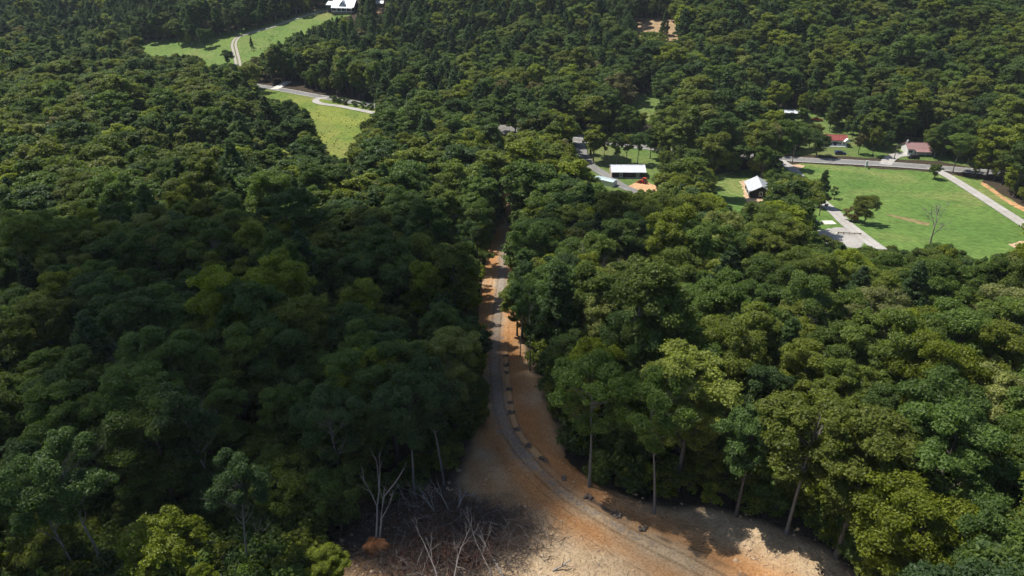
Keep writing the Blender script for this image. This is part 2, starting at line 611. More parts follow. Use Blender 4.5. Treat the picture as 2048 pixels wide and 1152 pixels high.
def sheet(name, poly, step, off, mat, label, cat, relief=None, attr=None, amp=0.35, kind='structure'):
    """ground cover of world outline poly laid on the terrain"""
    rng = np.random.default_rng(len(name) * 13 + len(poly))
    P = ragged(poly, step, amp * step * 0.5, rng)
    lo, hi = P.min(0), P.max(0)
    gx, gy = np.meshgrid(np.arange(lo[0], hi[0], step), np.arange(lo[1], hi[1], step))
    gx = gx.ravel() + rng.uniform(-.2, .2, gx.size) * step
    gy = gy.ravel() + rng.uniform(-.2, .2, gy.size) * step
    PL = [tuple(p) for p in P]
    ok = inpoly(gx, gy, PL) & (polydist(gx, gy, PL) > step * 0.45)
    pts = [Vector(p) for p in PL] + [Vector(p) for p in zip(gx[ok], gy[ok])]
    n = len(PL)
    res = delaunay_2d_cdt(pts, [(i, (i + 1) % n) for i in range(n)], [list(range(n))], 1, 1e-4)
    xy = np.array([tuple(p) for p in res[0]])
    edge = polydist(xy[:, 0], xy[:, 1], PL)
    z = terrain(xy[:, 0], xy[:, 1]) + off * np.clip(edge / (step * 0.5), -0.6 if False else 0.02, 1)
    if relief:
        z = z + relief(xy[:, 0], xy[:, 1]) * np.clip(edge / 2.0, 0, 1)
    me = bpy.data.meshes.new(name)
    me.from_pydata([(a, b, c) for (a, b), c in zip(xy, z)], [], [list(f) for f in res[2]])
    if me.polygons and me.polygons[0].normal.z < 0:
        me.flip_normals()
    for k, fn in (attr or {}).items():
        a = me.attributes.new(k, 'FLOAT', 'POINT')
        a.data.foreach_set('value', fn(xy[:, 0], xy[:, 1]).astype(np.float32))
    me.update()
    me.shade_smooth()
    me.materials.append(mat)
    return tag(link(name, me), label, cat, kind=kind)


def W(pxs):
    return [spot(*p) for p in pxs]


def smooth_path(pts, step):
    P = [np.array(p, float) for p in pts]
    P = [2 * P[0] - P[1]] + P + [2 * P[-1] - P[-2]]
    out = []
    for i in range(1, len(P) - 2):
        L = np.linalg.norm(P[i + 1] - P[i])
        k = max(2, int(L / step))
        for j in range(k):
            t = j / k
            a, b, c, d = P[i - 1], P[i], P[i + 1], P[i + 2]
            out.append(0.5 * ((2 * b) + (c - a) * t + (2 * a - 5 * b + 4 * c - d) * t * t + (3 * b - a - 3 * c + d) * t ** 3))
    out.append(P[-2])
    return np.array(out)


def ribbon(name, path, width, off, mat, label=None, cat='road', parent=None, cuts=8, shift=0.0, worn=None, crown=0.0, kind='structure', attr=None, rel=None):
    d = np.gradient(path, axis=0)
    d /= np.linalg.norm(d, axis=1, keepdims=True)
    nrm = np.stack([d[:, 1], -d[:, 0]], -1)
    wd = np.broadcast_to(np.asarray(width, float), (len(path),))
    u = np.linspace(-1, 1, cuts + 1)
    XY = path[:, None, :] + nrm[:, None, :] * (u[None, :, None] * wd[:, None, None] / 2 + shift)
    Z = terrain(XY[..., 0], XY[..., 1]) + off + crown * (1 - u[None, :] ** 2)
    m = cuts + 1
    v = np.concatenate([XY, Z[..., None]], -1).reshape(-1, 3)
    i = np.arange((len(path) - 1) * m).reshape(-1, m)[:, :-1].ravel()
    q = np.stack([i, i + 1, i + m + 1, i + m], -1)
    at = {'across': ('POINT', np.tile(u, len(path))), 'offs': ('POINT', (u[None] * wd[:, None] / 2).ravel())}
    for k, fn in (attr or {}).items():
        at[k] = ('POINT', fn(XY[..., 0].ravel(), XY[..., 1].ravel()))
    if rel:
        v[:, 2] += rel(v[:, 0], v[:, 1])
    if worn is not None:
        at['worn'] = ('POINT', np.repeat(worn, m))
    me = mesh_quads(name, v, q, [mat], attrs=at, smooth=True)
    if me.polygons[0].normal.z < 0:
        me.flip_normals()
    o = link(name, me, parent)
    if not parent:
        tag(o, label, cat, kind=kind)
    return o


# --- ground covers (outlines follow what the photograph shows of each clearing)
sheet('meadow', W([(1405, 352), (1480, 340), (1560, 336), (1600, 326), (1700, 333), (1880, 346), (1960, 358), (2160, 470), (2160, 590), (1960, 570), (1760, 545), (1600, 520), (1480, 470), (1410, 430)]),
      3.0, 0.09, M_MEADOW, 'wide mown green meadow beside the paved road', 'meadow')
sheet('rough_field', W([(480, 172), (560, 179), (650, 193), (760, 213), (772, 235), (740, 280), (715, 330), (690, 350), (560, 350), (520, 300), (480, 240)]),
      3.0, 0.09, M_FIELD, 'yellow green rough field below the curving lane', 'field')
sheet('upper_field', W([(235, 88), (340, 76), (460, 60), (560, 36), (660, 14), (712, 14), (700, 30), (640, 66), (590, 95), (540, 140), (460, 165), (380, 145), (290, 125), (240, 105)]),
      4.0, 0.12, M_HAYFIELD, 'sloping hayfield with a farm track below the hilltop house', 'field')
sheet('park_lawn', W([(1130, 268), (1170, 258), (1350, 268), (1420, 300), (1400, 345), (1380, 400), (1250, 410), (1170, 400), (1140, 340)]),
      3.0, 0.09, M_LAWN, 'short lawn around the dark cabin', 'lawn')
sheet('clearing_lawn', W([(1225, 188), (1290, 184), (1330, 192), (1330, 225), (1320, 240), (1290, 245), (1240, 225)]),
      3.0, 0.09, M_LAWN, 'small green clearing among dark trees', 'lawn')
sheet('roadside_yard', W([(1545, 215), (1660, 222), (1780, 268), (1960, 290), (1985, 338), (1860, 321), (1700, 313), (1560, 308)]),
      3.0, 0.09, M_LAWN, 'rough green yards of the roadside houses', 'lawn')
sheet('stubble_clearing', W([(1262, 36), (1340, 38), (1372, 50), (1368, 84), (1320, 86), (1265, 76)]),
      4.0, 0.12, M_STUBBLE, 'dry tan clearing on the far wooded hillside', 'field')
sheet('clay_pad', W([(1252, 372), (1268, 365), (1300, 365), (1320, 372), (1326, 392), (1298, 398), (1268, 386)]),
      1.2, 0.13, M_CLAY, 'fresh orange clay pad beside the cabin', 'clay')
sheet('clay_bank', W([(1318, 345), (1332, 344), (1342, 358), (1336, 372), (1326, 378), (1322, 362)]),
      1.2, 0.13, M_SAND, 'pale bare bank beyond the clay pad', 'soil')
sheet('barn_yard', W([(1474, 362), (1498, 357), (1535, 360), (1548, 372), (1540, 400), (1500, 412), (1488, 404), (1482, 380)]),
      1.2, 0.13, M_SAND, 'bare earth apron around the white roofed barn', 'soil')
sheet('bare_patch', W([(2010, 488), (2048, 478), (2100, 486), (2080, 505), (2025, 500)]), 1.5, 0.13, M_SAND, 'bare tan patch at the meadow edge', 'soil')
sheet('roadside_bank', W([(1964, 364), (1974, 368), (2005, 391), (2030, 405), (2060, 421), (2060, 432), (2025, 414), (2000, 398), (1975, 380), (1960, 368)]),
      0.9, 0.13, M_BANK, 'eroded orange bank beside the gravel lane', 'bank')
sheet('washed_gully', W([(1765, 426), (1790, 430), (1830, 439), (1864, 447), (1862, 453), (1838, 449), (1812, 442), (1790, 436), (1770, 430)]),
      0.8, 0.12, M_GULLY, 'thin brown washed gully crossing the meadow', 'gully')
sheet('junction_bank', W([(1578, 330), (1600, 328), (1614, 332), (1600, 341), (1582, 342)]), 1.0, 0.13, M_SAND, 'bare bank at the road junction', 'soil')
sheet('hilltop_cut', W([(752, 14), (764, 12), (764, 28), (755, 32)]), 3.0, 0.14, M_CLAY, 'orange earth cut below the small hilltop shed', 'soil')

# the bare corridor of the new road
ROAD_PX = [(1030, 340), (1024, 372), (1019, 400), (1014, 440), (1008, 500), (1004, 560), (994, 640), (990, 700), (992, 760), (1000, 820), (1025, 880), (1075, 940), (1130, 990), (1200, 1035), (1290, 1085), (1400, 1140), (1540, 1215)]
ROAD = smooth_path(W(ROAD_PX), 1.0)
RL = [tuple(p) for p in ROAD[::6]] + [tuple(ROAD[-1])]
CLEAR_PX = [(1012, 345), (1006, 390), (1000, 440), (978, 495), (968, 540), (958, 600), (955, 660), (960, 720), (962, 800), (945, 860), (920, 920), (890, 968), (820, 1000), (740, 1040), (690, 1075), (640, 1120), (610, 1180),
            (600, 1320), (1850, 1320), (1790, 1220), (1730, 1160), (1665, 1095), (1590, 1062), (1500, 1030), (1420, 1008), (1330, 1010), (1250, 990), (1180, 960), (1130, 915), (1125, 850), (1095, 780), (1062, 720), (1042, 650),
            (1034, 580), (1029, 510), (1026, 450), (1030, 400), (1040, 345)]
CLEAR = W(CLEAR_PX)


def lump(x, y, s, seed):
    r = np.random.default_rng(seed)
    z = 0
    for k in range(5):
        a = r.uniform(0, 6.28)
        f = s * 1.7 ** k
        z = z + np.sin((x * math.cos(a) + y * math.sin(a)) * f + r.uniform(0, 6.28)) * np.sin((x * -math.sin(a) + y * math.cos(a)) * f * 0.8 + r.uniform(0, 6.28)) / 1.5 ** k
    return z


def relief(x, y):
    d = polydist(x, y, RL, False)
    return (0.36 + 0.18 * lump(x, y, 0.35, 3) + 0.12 * lump(x, y, 1.1, 5)) * np.clip((d - 3.2) / 4, 0, 1) + 0.10 * (1 - np.clip(np.abs(d - 4.5) / 1.5, 0, 1))


BRUSH_C = np.array(spot(880, 1085))


def a_pale(x, y):
    px, py, _ = proj(x, y, terrain(x, y))
    return np.clip(sstep(1020, 1150, px + (py - 1000) * 0.7 + 60 * lump(x, y, 0.15, 9)) * sstep(930, 1010, py), 0, 1) * 0.9


def a_ochre(x, y):
    d = polydist(x, y, RL, False)
    return np.clip(1.1 - np.abs(d - 3.2) / 3.4 + 0.30 * lump(x, y, 0.22, 12), 0, 1) * 0.85


DITCH_LINE = W([(1012, 690), (1015, 765), (1026, 838), (1062, 900), (1118, 950), (1180, 1000), (1226, 1030), (1285, 1062), (1380, 1102), (1450, 1135), (1530, 1180)])


def a_litter(x, y):
    dd = polydist(x, y, DITCH_LINE, False)
    return np.maximum(a_litter0(x, y), 0.8 * np.clip(1.25 - dd / 0.9, 0, 1) * (0.6 + 0.4 * lump(x, y, 0.5, 55)))


def a_litter0(x, y):
    e = polydist(x, y, CLEAR)
    b = np.hypot(x - BRUSH_C[0], (y - BRUSH_C[1]) * 1.2) - 2 * lump(x, y, 0.3, 21)
    return np.clip(0.75 - e / 5.0, 0, 1) * sstep(4.0, 7.0, polydist(x, y, RL, False)) + np.clip(1.15 - b / 15, 0, 0.9)


sheet('bare_clearing', CLEAR, 0.65, 0.10, M_DIRT, 'bare tan and orange soil cleared along the new road', 'soil', relief,
      {'pale': a_pale, 'ochre': a_ochre, 'litter': a_litter})
py_road = proj(ROAD[:, 0], ROAD[:, 1], terrain(ROAD[:, 0], ROAD[:, 1]))[1]
ribbon('dirt_road', ROAD, 6.0 + 0.5 * np.sin(np.arange(len(ROAD)) / 9) + 3.6 * sstep(860, 1000, py_road), 0.16, M_TRACK, 'new gravel and dirt road running straight through the wood', 'road',
       worn=sstep(860, 1000, py_road) * 0.50 + sstep(1040, 1130, py_road) * 0.25 + (1 - sstep(400, 520, py_road)) * 0.8, crown=0.05, cuts=16, attr={'pale': a_pale, 'ochre': a_ochre, 'litter': a_litter}, rel=relief)

# paved roads and lanes
MAIN = smooth_path(W([(400, 160), (512, 172), (575, 182), (640, 194), (752, 213), (860, 238), (1000, 255), (1100, 272), (1150, 280), (1300, 296), (1450, 308), (1580, 319), (1700, 325), (1800, 331), (1950, 343), (2150, 362)]), 3.0)
main_road = ribbon('paved_road', MAIN, 7.0, 0.22, M_ASPHALT, 'grey two lane paved road with white edge lines along the valley', 'road', crown=0.04)
for s in (-3.1, 3.1):
    ribbon('edge_line', MAIN, 0.22, 0.275, M_LINE, parent=main_road, cuts=1, shift=s)
ribbon('cabin_lane', smooth_path(W([(1156, 272), (1160, 290), (1168, 312), (1182, 332), (1210, 350), (1236, 368), (1260, 380), (1300, 392), (1360, 402)]), 2.0), 4.6, 0.26, M_ASPHALT, 'grey lane curving down past the dark cabin', 'lane')
ribbon('barn_lane', smooth_path(W([(1560, 322), (1588, 342), (1612, 372), (1640, 402), (1668, 424), (1690, 446), (1720, 470), (1760, 500)]), 2.0), 4.4, 0.26, M_GRAVEL, 'pale gravel lane running past the conifer in the meadow', 'lane')
ribbon('meadow_lane', smooth_path(W([(1860, 336), (1890, 350), (1930, 374), (1980, 406), (2048, 450), (2120, 500)]), 2.0), 4.4, 0.27, M_GRAVEL, 'pale gravel lane along the meadow edge to the road', 'lane')
ribbon('house_drive', smooth_path(W([(1770, 330), (1778, 320), (1792, 312), (1815, 309)]), 1.5), 5.0, 0.26, M_GRAVEL, 'gravel drive to the faded red roof house', 'drive')
ribbon('loop_lane', smooth_path(W([(655, 196), (636, 198), (632, 204), (648, 209), (680, 213), (735, 224), (780, 234)]), 2.0), 4.0, 0.27, M_GRAVEL, 'pale looping lane beside the row of shrubs', 'lane')
ribbon('concrete_drive', smooth_path(W([(548, 179), (560, 173), (574, 166), (580, 163)]), 2.0), 5.0, 0.26, M_CONCRETE, 'short white concrete drive off the paved road', 'drive')
track_path = smooth_path(W([(476, 150), (476, 128), (471, 105), (468, 88), (478, 74), (510, 64), (545, 54), (580, 42), (620, 29), (655, 21), (672, 18)]), 3.0)
ribbon('farm_track', track_path, 5.0, 0.28, M_RUTS, 'pale two rut farm track winding up the hayfield', 'track')
sheet('gravel_yard', W([(1600, 462), (1645, 459), (1690, 452), (1735, 478), (1730, 500), (1660, 490), (1600, 480)]), 1.5, 0.20, M_GRAVEL, 'pale gravel parking yard beside the meadow lane', 'yard')
sheet('parking_lot', W([(970, 246), (1045, 258), (1070, 268), (1040, 274), (985, 264)]), 2.0, 0.30, M_ASPHALT, 'grey paved lot glimpsed between trees', 'yard')

# the new road's lined ditch
DITCH_PX = [(1012, 690), (1013, 735), (1015, 765), (1020, 800), (1026, 838), (1040, 872), (1062, 900), (1092, 926), (1118, 950), (1148, 976), (1180, 1000), (1226, 1030), (1285, 1060)]
DITCH = smooth_path(W(DITCH_PX), 0.8)
cum = np.concatenate([[0], np.cumsum(np.linalg.norm(np.diff(DITCH, axis=0), axis=1))])


def along(s):
    return np.array([np.interp(s, cum, DITCH[:, 0]), np.interp(s, cum, DITCH[:, 1])])

# ------------------------------------------------------------------ trees
def leaf_faces(c, nrm, size, rng, ratio=0.34):
    n = len(c)
    r = rng.normal(size=(n, 3))
    t = np.cross(nrm, r)
    t /= np.linalg.norm(t, axis=1, keepdims=True) + 1e-9
    b = np.cross(nrm, t)
    s = size[:, None]
    v = np.stack([c - t * s * 0.5, c + b * s * ratio - nrm * s * 0.10, c + t * s * 0.5, c - b * s * ratio - nrm * s * 0.10], 1).reshape(-1, 3)
    return v, np.arange(n * 4).reshape(n, 4)


def crown_np(seed, H=20.0, base=0.36, rad=4.9, lobes=14, subs=11, per=210, leaf=(0.17, 0.36), kind='dome', lobe=(0.30, 0.50), clump=(0.45, 0.95), flat=0.8, top_bias=0.15):
    """crown of limbs' lobes, each carrying leaf clumps; returns verts, quads, per-face variation, clump centres"""
    rng = np.random.default_rng(seed)
    zc, hz = H * (1 + base) / 2, H * (1 - base) / 2
    C, CR = [], []
    if kind == 'cone':
        n = lobes * subs
        for k in range(n):
            tt = rng.uniform(0, 1) ** 1.15
            wh = round(tt * 16) / 16 + rng.normal(0, 0.014)
            a = rng.uniform(0, 6.283)
            rr = rad * (1 - np.clip(wh, 0, 1)) ** 0.75 * rng.uniform(0.25, 1.0) ** 0.6 * (1 + 0.18 * math.sin(3 * a + seed)) + 0.15
            C.append(np.array([rr * math.cos(a), rr * math.sin(a), H * base + (H * (1 - base) - 0.4) * wh + 0.10 * rr]))
            CR.append(rng.uniform(*clump) * (1.1 - 0.5 * wh))
    else:
        ax = np.array([1 + rng.uniform(-.15, .15), 1 + rng.uniform(-.15, .15), 1.0])
        LC = np.zeros((0, 3))
        LR = []
        for k in range(lobes):
            u = rng.normal(size=(14, 3))
            u[:, 2] += top_bias
            u /= np.linalg.norm(u, axis=1, keepdims=True)
            rho = rng.uniform(0.30, 0.80, (14, 1)) ** 0.7
            p = u * rho * np.array([rad, rad, hz]) * ax + np.array([0, 0, zc])
            p[:, :2] *= np.where(u[:, 2:3] < 0, 1 + 0.25 * u[:, 2:3], 1)
            d = np.linalg.norm(p[:, None] - LC[None], axis=2).min(1) if len(LC) else np.ones(14)
            b = p[int(np.argmax(d * rng.uniform(0.6, 1.0, 14)))]
            LC = np.concatenate([LC, b[None]])
            LR.append(rad * rng.uniform(*lobe))
        ctr = np.array([0, 0, zc - hz * 0.5])
        for b, r in zip(LC, LR):
            out = (b - ctr) / (np.linalg.norm(b - ctr) + 1e-6)
            for k in range(int(subs * rng.uniform(0.75, 1.25))):
                u = rng.normal(size=3) + out * 0.75 + np.array([0, 0, 0.25])
                u /= np.linalg.norm(u)
                C.append(b + u * r * rng.uniform(0.55, 1.0) * np.array([1, 1, flat]))
                CR.append(rng.uniform(*clump))
    C, CR = np.array(C), np.array(CR)
    V, Q, A, o = [], [], [], 0
    for c, r in zip(C, CR):
        n = int(per * (r / np.mean(CR)) ** 1.8)
        u = rng.normal(size=(n, 3))
        u[:, 2] = u[:, 2] * 0.9 + 0.2
        u /= np.linalg.norm(u, axis=1, keepdims=True)
        rr = r * rng.uniform(0.30, 1.0, n) ** 0.55 * np.where(rng.random(n) < 0.12, rng.uniform(1.0, 1.45, n), 1.0)
        e = rng.normal(size=3)
        e[2] *= 0.5
        e /= np.linalg.norm(e)
        p = u * rr[:, None] * np.array([1, 1, 0.72])
        p = c + p + (p @ e)[:, None] * e[None] * rng.uniform(0.0, 0.7)
        nr = u * 0.7 + np.array([0, 0, 0.40]) + rng.normal(size=(n, 3)) * 0.5
        nr /= np.linalg.norm(nr, axis=1, keepdims=True)
        v, q = leaf_faces(p, nr, rng.uniform(leaf[0], leaf[1], n), rng)
        V.append(v)
        Q.append(q + o)
        o += len(v)
        A.append(rng.uniform(0.84, 1.18) * rng.uniform(0.74, 1.28, n))
    return np.concatenate(V), np.concatenate(Q), np.concatenate(A), C, CR


def trunk_np(seed, C, H, r0=0.30, top=0.84, limbs=16, lean=(0, 0), sides=6, low=0.32, limb_r=0.10):
    rng = np.random.default_rng(seed + 500)
    k = 9
    tt = np.linspace(0, 1, k)
    wob = np.cumsum(rng.normal(0, 0.10, (k, 2)), axis=0) * tt[:, None]
    pts = np.stack([wob[:, 0] + lean[0] * tt ** 1.5, wob[:, 1] + lean[1] * tt ** 1.5, -0.8 + (H * top + 0.8) * tt], -1)
    rad = r0 * (1 - 0.86 * tt) * (1 + 0.55 * np.exp(-tt * 16))
    parts = [tube_np(pts, rad, sides)]
    pick = rng.permutation(len(C))[:limbs]
    for i in pick:
        c = C[i]
        h0 = max(H * low, min(c[2] - rng.uniform(1.5, 4.5), H * top * 0.92))
        s = np.interp(h0, pts[:, 2], tt)
        a = np.array([np.interp(h0, pts[:, 2], pts[:, 0]), np.interp(h0, pts[:, 2], pts[:, 1]), h0])
        m = (a + c) / 2 + np.array([0, 0, -0.12 * np.linalg.norm(c - a)]) + rng.normal(0, 0.25, 3)
        u = np.linspace(0, 1, 5)[:, None]
        line = (1 - u) ** 2 * a + 2 * u * (1 - u) * m + u ** 2 * c
        rb = min(limb_r * 1.3, r0 * (1 - 0.86 * s) * 0.7)
        parts.append(tube_np(line, rb * (1 - 0.8 * u[:, 0]), 4))
    return join_np(parts)


class Model:
    pass


def tree_model(name, seed, bark=None, tr=None, **kw):
    """crown and trunk meshes (height 20 m unless H is given) shared by every tree of this build"""
    v, q, a, C, CR = crown_np(seed, **kw)
    H = kw.get('H', 20.0)
    tv, tq = trunk_np(seed, C, H, **(tr or {}))
    lean = (tr or {}).get('lean', (0, 0))
    if lean != (0, 0):
        s = np.clip(v[:, 2] / (H * 0.84), 0, 1.2) ** 1.5
        v = v + np.stack([lean[0] * s, lean[1] * s, 0 * s], -1)
    m = Model()
    m.name, m.H = name, H
    m.R = float(np.percentile(np.hypot(v[:, 0], v[:, 1]), 96))
    m.crown = mesh_quads('crown', v, q, [M_LEAF], attrs={'leafvar': ('FACE', a)})
    m.trunk = mesh_quads('trunk', tv, tq, [bark or M_BARK], smooth=True)
    m.np = (v, q, a, tv, tq)
    return m


def joined_mesh(m, keep, rng, grow=1.85):
    """thinned copy of a model with trunk and crown in one mesh, for the far forest"""
    v, q, a, tv, tq = m.np
    pick = rng.random(len(q)) < keep
    qv = v.reshape(-1, 4, 3)[pick]
    ctr = qv.mean(1, keepdims=True)
    qv = ctr + (qv - ctr) * grow
    n = len(qv)
    V = np.concatenate([qv.reshape(-1, 3), tv])
    Q = np.concatenate([np.arange(n * 4).reshape(n, 4), tq + n * 4])
    mi = np.concatenate([np.zeros(n, int), np.ones(len(tq), int)])
    at = np.concatenate([a[pick], np.ones(len(tq))])
    return mesh_quads('forest_tree_' + m.name, V, Q, [M_LEAF, M_BARK], mi, {'leafvar': ('FACE', at)})


OAKS = [tree_model('oak', 11 + i, base=b_, rad=r_, lobes=n_, clump=c_, lobe=l_, per=p_) for i, (b_, r_, n_, c_, l_, p_) in enumerate([
    (0.34, 4.9, 21, (0.38, 1.05), (0.28, 0.46), 215), (0.38, 4.3, 18, (0.38, 1.0), (0.28, 0.48), 205), (0.28, 5.4, 25, (0.38, 1.15), (0.24, 0.42), 215), (0.42, 4.0, 16, (0.5, 0.95), (0.30, 0.50), 205),
    (0.34, 4.6, 27, (0.45, 0.9), (0.20, 0.36), 165), (0.36, 5.0, 18, (0.6, 1.2), (0.30, 0.48), 250), (0.26, 4.5, 22, (0.38, 1.0), (0.26, 0.44), 205), (0.44, 5.2, 17, (0.38, 1.1), (0.26, 0.42), 215)])]
TALLS = [tree_model('poplar', 41 + i, base=[0.40, 0.30, 0.46][i], rad=[3.3, 3.7, 3.1][i], lobes=[17, 19, 14][i], lobe=(0.34, 0.52), clump=(0.45, 0.9)) for i in range(3)]
PINES = [tree_model('pine', 61 + i, base=[0.46, 0.38, 0.52][i], rad=[3.0, 3.4, 2.7][i], lobes=[13, 16, 11][i], subs=11, kind='cone', clump=(0.4, 0.8), per=170, leaf=(0.16, 0.32),
                    tr={'r0': 0.24, 'top': 0.95, 'limbs': 26, 'limb_r': 0.05, 'low': 0.40}) for i in range(3)]
AIRY = [tree_model('ash', 81 + i, bark=M_PALEBARK, base=[0.42, 0.50, 0.48][i], rad=[4.4, 4.0, 3.6][i], lobes=[14, 12, 11][i], subs=10, clump=(0.45, 0.95), lobe=(0.26, 0.44), per=170,
                   tr={'r0': 0.21, 'limbs': 30, 'lean': [(0, 0), (2.2, 0.4), (-2.6, 0.3)][i], 'low': 0.38}) for i in range(3)]
ROUND = tree_model('round', 95, H=10.0, base=0.22, rad=3.6, lobes=17, subs=11, per=110, clump=(0.4, 0.8), leaf=(0.18, 0.34), tr={'r0': 0.22, 'low': 0.14, 'limbs': 18})
CEDAR = tree_model('cedar', 97, H=12.0, base=0.10, rad=3.0, lobes=14, subs=10, per=110, kind='cone', clump=(0.4, 0.8), leaf=(0.2, 0.36), tr={'r0': 0.2, 'top': 0.95, 'low': 0.1, 'limb_r': 0.05})
SMALL = tree_model('small', 99, H=6.0, base=0.34, rad=2.2, lobes=9, subs=8, per=80, clump=(0.25, 0.5), leaf=(0.16, 0.3), tr={'r0': 0.12, 'low': 0.3, 'limb_r': 0.05})
SAPLING = tree_model('sapling', 101, H=5.0, base=0.12, rad=1.4, lobes=9, subs=6, per=45, clump=(0.25, 0.5), leaf=(0.2, 0.36), tr={'r0': 0.06, 'low': 0.1, 'limb_r': 0.03, 'limbs': 14})
SHRUBS = [tree_model('shrub', 103 + i, H=2.4, base=0.04, rad=1.4, lobes=9, subs=6, per=45, clump=(0.22, 0.45), leaf=(0.16, 0.3), tr={'r0': 0.05, 'low': 0.05, 'limb_r': 0.03, 'limbs': 10}) for i in range(2)]


def put_tree(model, x, y, h, rz, tint, name, label, cat='tree', group=None, wide=1.0, dz=0.0, crown_name='crown'):
    s = h / model.H
    o = thing(name, label, cat, (x, y, tz(x, y) + dz), rz, group)
    o.scale = (s * wide, s * wide, s)
    c = link(crown_name, model.crown, o)
    c['tint'] = tint
    link('trunk', model.trunk, o)
    return o


def branch_skeleton(rng, start, dirn, length, radius, depth, out, spread=0.6, kids=(2, 4), gnarl=0.14):
    k = 6
    p = np.array(start, float)
    d = np.array(dirn, float)
    d /= np.linalg.norm(d)
    pts, L = [p.copy()], length / (k - 1)
    for i in range(k - 1):
        d = d + rng.normal(0, gnarl, 3)
        d /= np.linalg.norm(d)
        p = p + d * L
        pts.append(p.copy())
    pts = np.array(pts)
    out.append((pts, radius * np.linspace(1, 0.35 if depth else 0.12, k)))
    if depth <= 0:
        return
    for j in range(rng.integers(kids[0], kids[1] + 1)):
        t = rng.uniform(0.35, 1.0) * (k - 1)
        i = min(int(t), k - 2)
        s = pts[i] + (pts[i + 1] - pts[i]) * (t - i)
        dd = (pts[min(i + 1, k - 1)] - pts[i])
        dd = dd / np.linalg.norm(dd) + rng.normal(0, spread, 3)
        branch_skeleton(rng, s, dd, length * rng.uniform(0.45, 0.72), radius * rng.uniform(0.4, 0.6), depth - 1, out, spread, kids, gnarl)


def bare_tree(name, label, cat, loc, trunk_dir, length, r, seed, mat, depth=3, sides=5, group=None, parts_name='branch', twig_mat=None, spread=0.55, kids=(2, 4)):
    """leafless tree: a trunk part and a branches part, laid or stood along trunk_dir from loc"""
    rng = np.random.default_rng(seed)
    segs = []
    branch_skeleton(rng, (0, 0, 0), trunk_dir, length, r, depth, segs, spread, kids, 0.07)
    o = thing(name, label, cat, loc, 0, group)
    m = MB().tube(segs[0][0], segs[0][1], 7)
    m.build('trunk', mat, o, True)
    v, q = join_np([tube_np(p, rr, 4) for p, rr in segs[1:]])
    link(parts_name, mesh_quads(parts_name, v, q, [twig_mat or mat], smooth=True), o)
    return o


# ---- parts of the picture in which open land or things must stay in sight
KEEP = [
    [(268, 92), (330, 84), (380, 97), (440, 74), (470, 72), (560, 46), (640, 22), (664, 20), (664, 0), (718, 0), (712, 26), (672, 30), (640, 46), (600, 58), (565, 76), (535, 96), (480, 130), (460, 122), (425, 128), (400, 110), (340, 105), (300, 112)],
    [(752, 0), (772, 0), (768, 12), (764, 26), (754, 28)],
    [(512, 170), (560, 172), (572, 164), (582, 166), (640, 186), (752, 206), (754, 214), (735, 226), (716, 262), (700, 298), (688, 316), (652, 300), (630, 262), (622, 216), (560, 196), (520, 190)],
    [(556, 297), (584, 293), (584, 310), (562, 311)],
    [(988, 246), (1030, 256), (1038, 266), (1000, 266)],
    [(1146, 274), (1165, 263), (1168, 290), (1176, 322), (1214, 340), (1222, 334), (1290, 334), (1324, 348), (1318, 376), (1285, 380), (1250, 378), (1200, 366), (1192, 348), (1168, 330), (1152, 300)],
    [(1190, 292), (1300, 296), (1320, 330), (1200, 330)],
    [(1238, 197), (1275, 191), (1312, 197), (1318, 213), (1295, 228), (1262, 208)],
    [(1566, 217), (1612, 222), (1614, 232), (1648, 236), (1648, 248), (1622, 248), (1600, 240), (1567, 228)],
    [(1642, 266), (1688, 268), (1690, 288), (1720, 300), (1770, 302), (1808, 288), (1852, 288), (1862, 318), (1945, 338), (1945, 352), (1975, 366), (2060, 430), (2060, 492), (1990, 508), (1930, 492), (1840, 476), (1750, 488), (1700, 478), (1640, 468), (1622, 456), (1640, 432), (1648, 412), (1634, 400), (1618, 372), (1600, 350), (1562, 326), (1570, 308), (1660, 300)],
    [(1424, 354), (1500, 352), (1535, 362), (1530, 398), (1500, 406), (1462, 412), (1432, 380)],
    [(1276, 40), (1338, 42), (1352, 50), (1352, 72), (1322, 66), (1276, 54)],
    [(1012, 392), (1025, 392), (1021, 440), (1010, 470), (1006, 498), (1010, 520), (1009, 600), (1013, 690), (1042, 740), (1086, 840), (1100, 905), (1190, 985), (1300, 1034), (1340, 1034), (1480, 1056), (1560, 1086), (1660, 1116), (1700, 1152), (1760, 1400),
     (520, 1400), (700, 1060), (800, 1018), (925, 985), (950, 920), (975, 840), (974, 700), (974, 620), (984, 540), (992, 500), (1002, 450)],
]
# standing-room: the ground outlines no random tree may grow on
NOGROW = [CLEAR]


def crown_samples(x, y, h, r):
    z = terrain(x, y)
    pts = [(0, 0, 1.0), (-.55, 0, .93), (.55, 0, .93), (-.95, 0, .75), (.95, 0, .75), (-1, 0, .6), (1, 0, .6), (-.8, 0, .42), (.8, 0, .42), (0, 0, .7), (0, 0, .45), (0, 0, .2), (0, 0, 0)]
    return [proj(x + a * r, y + b * r, z + c * h) for a, b, c in pts]


FIXED = []        # trees placed one by one: (x, y, radius)

# ---- single trees of the valley and the clearing's edge; px, py is where the trunk meets the ground
def fixed(model, px, py, h, tint, name, label, wide=1.0, rz=None, group=None, cat='tree', dz=0.0, top=False):
    if top:
        x, y = spot(px, py, h * 0.98)
    else:
        x, y = spot(px, py)
    rng = random.Random(int(px * 7 + py))
    FIXED.append((x, y, model.R * h / model.H * wide))
    return put_tree(model, x, y, h, rng.uniform(0, 6.28) if rz is None else rz, tint, name, label, cat, group, wide, dz)


DK, DG, MG, OL, YG, PG, BR, RD = 0.04, 0.14, 0.32, 0.47, 0.64, 0.80, 0.90, 1.0
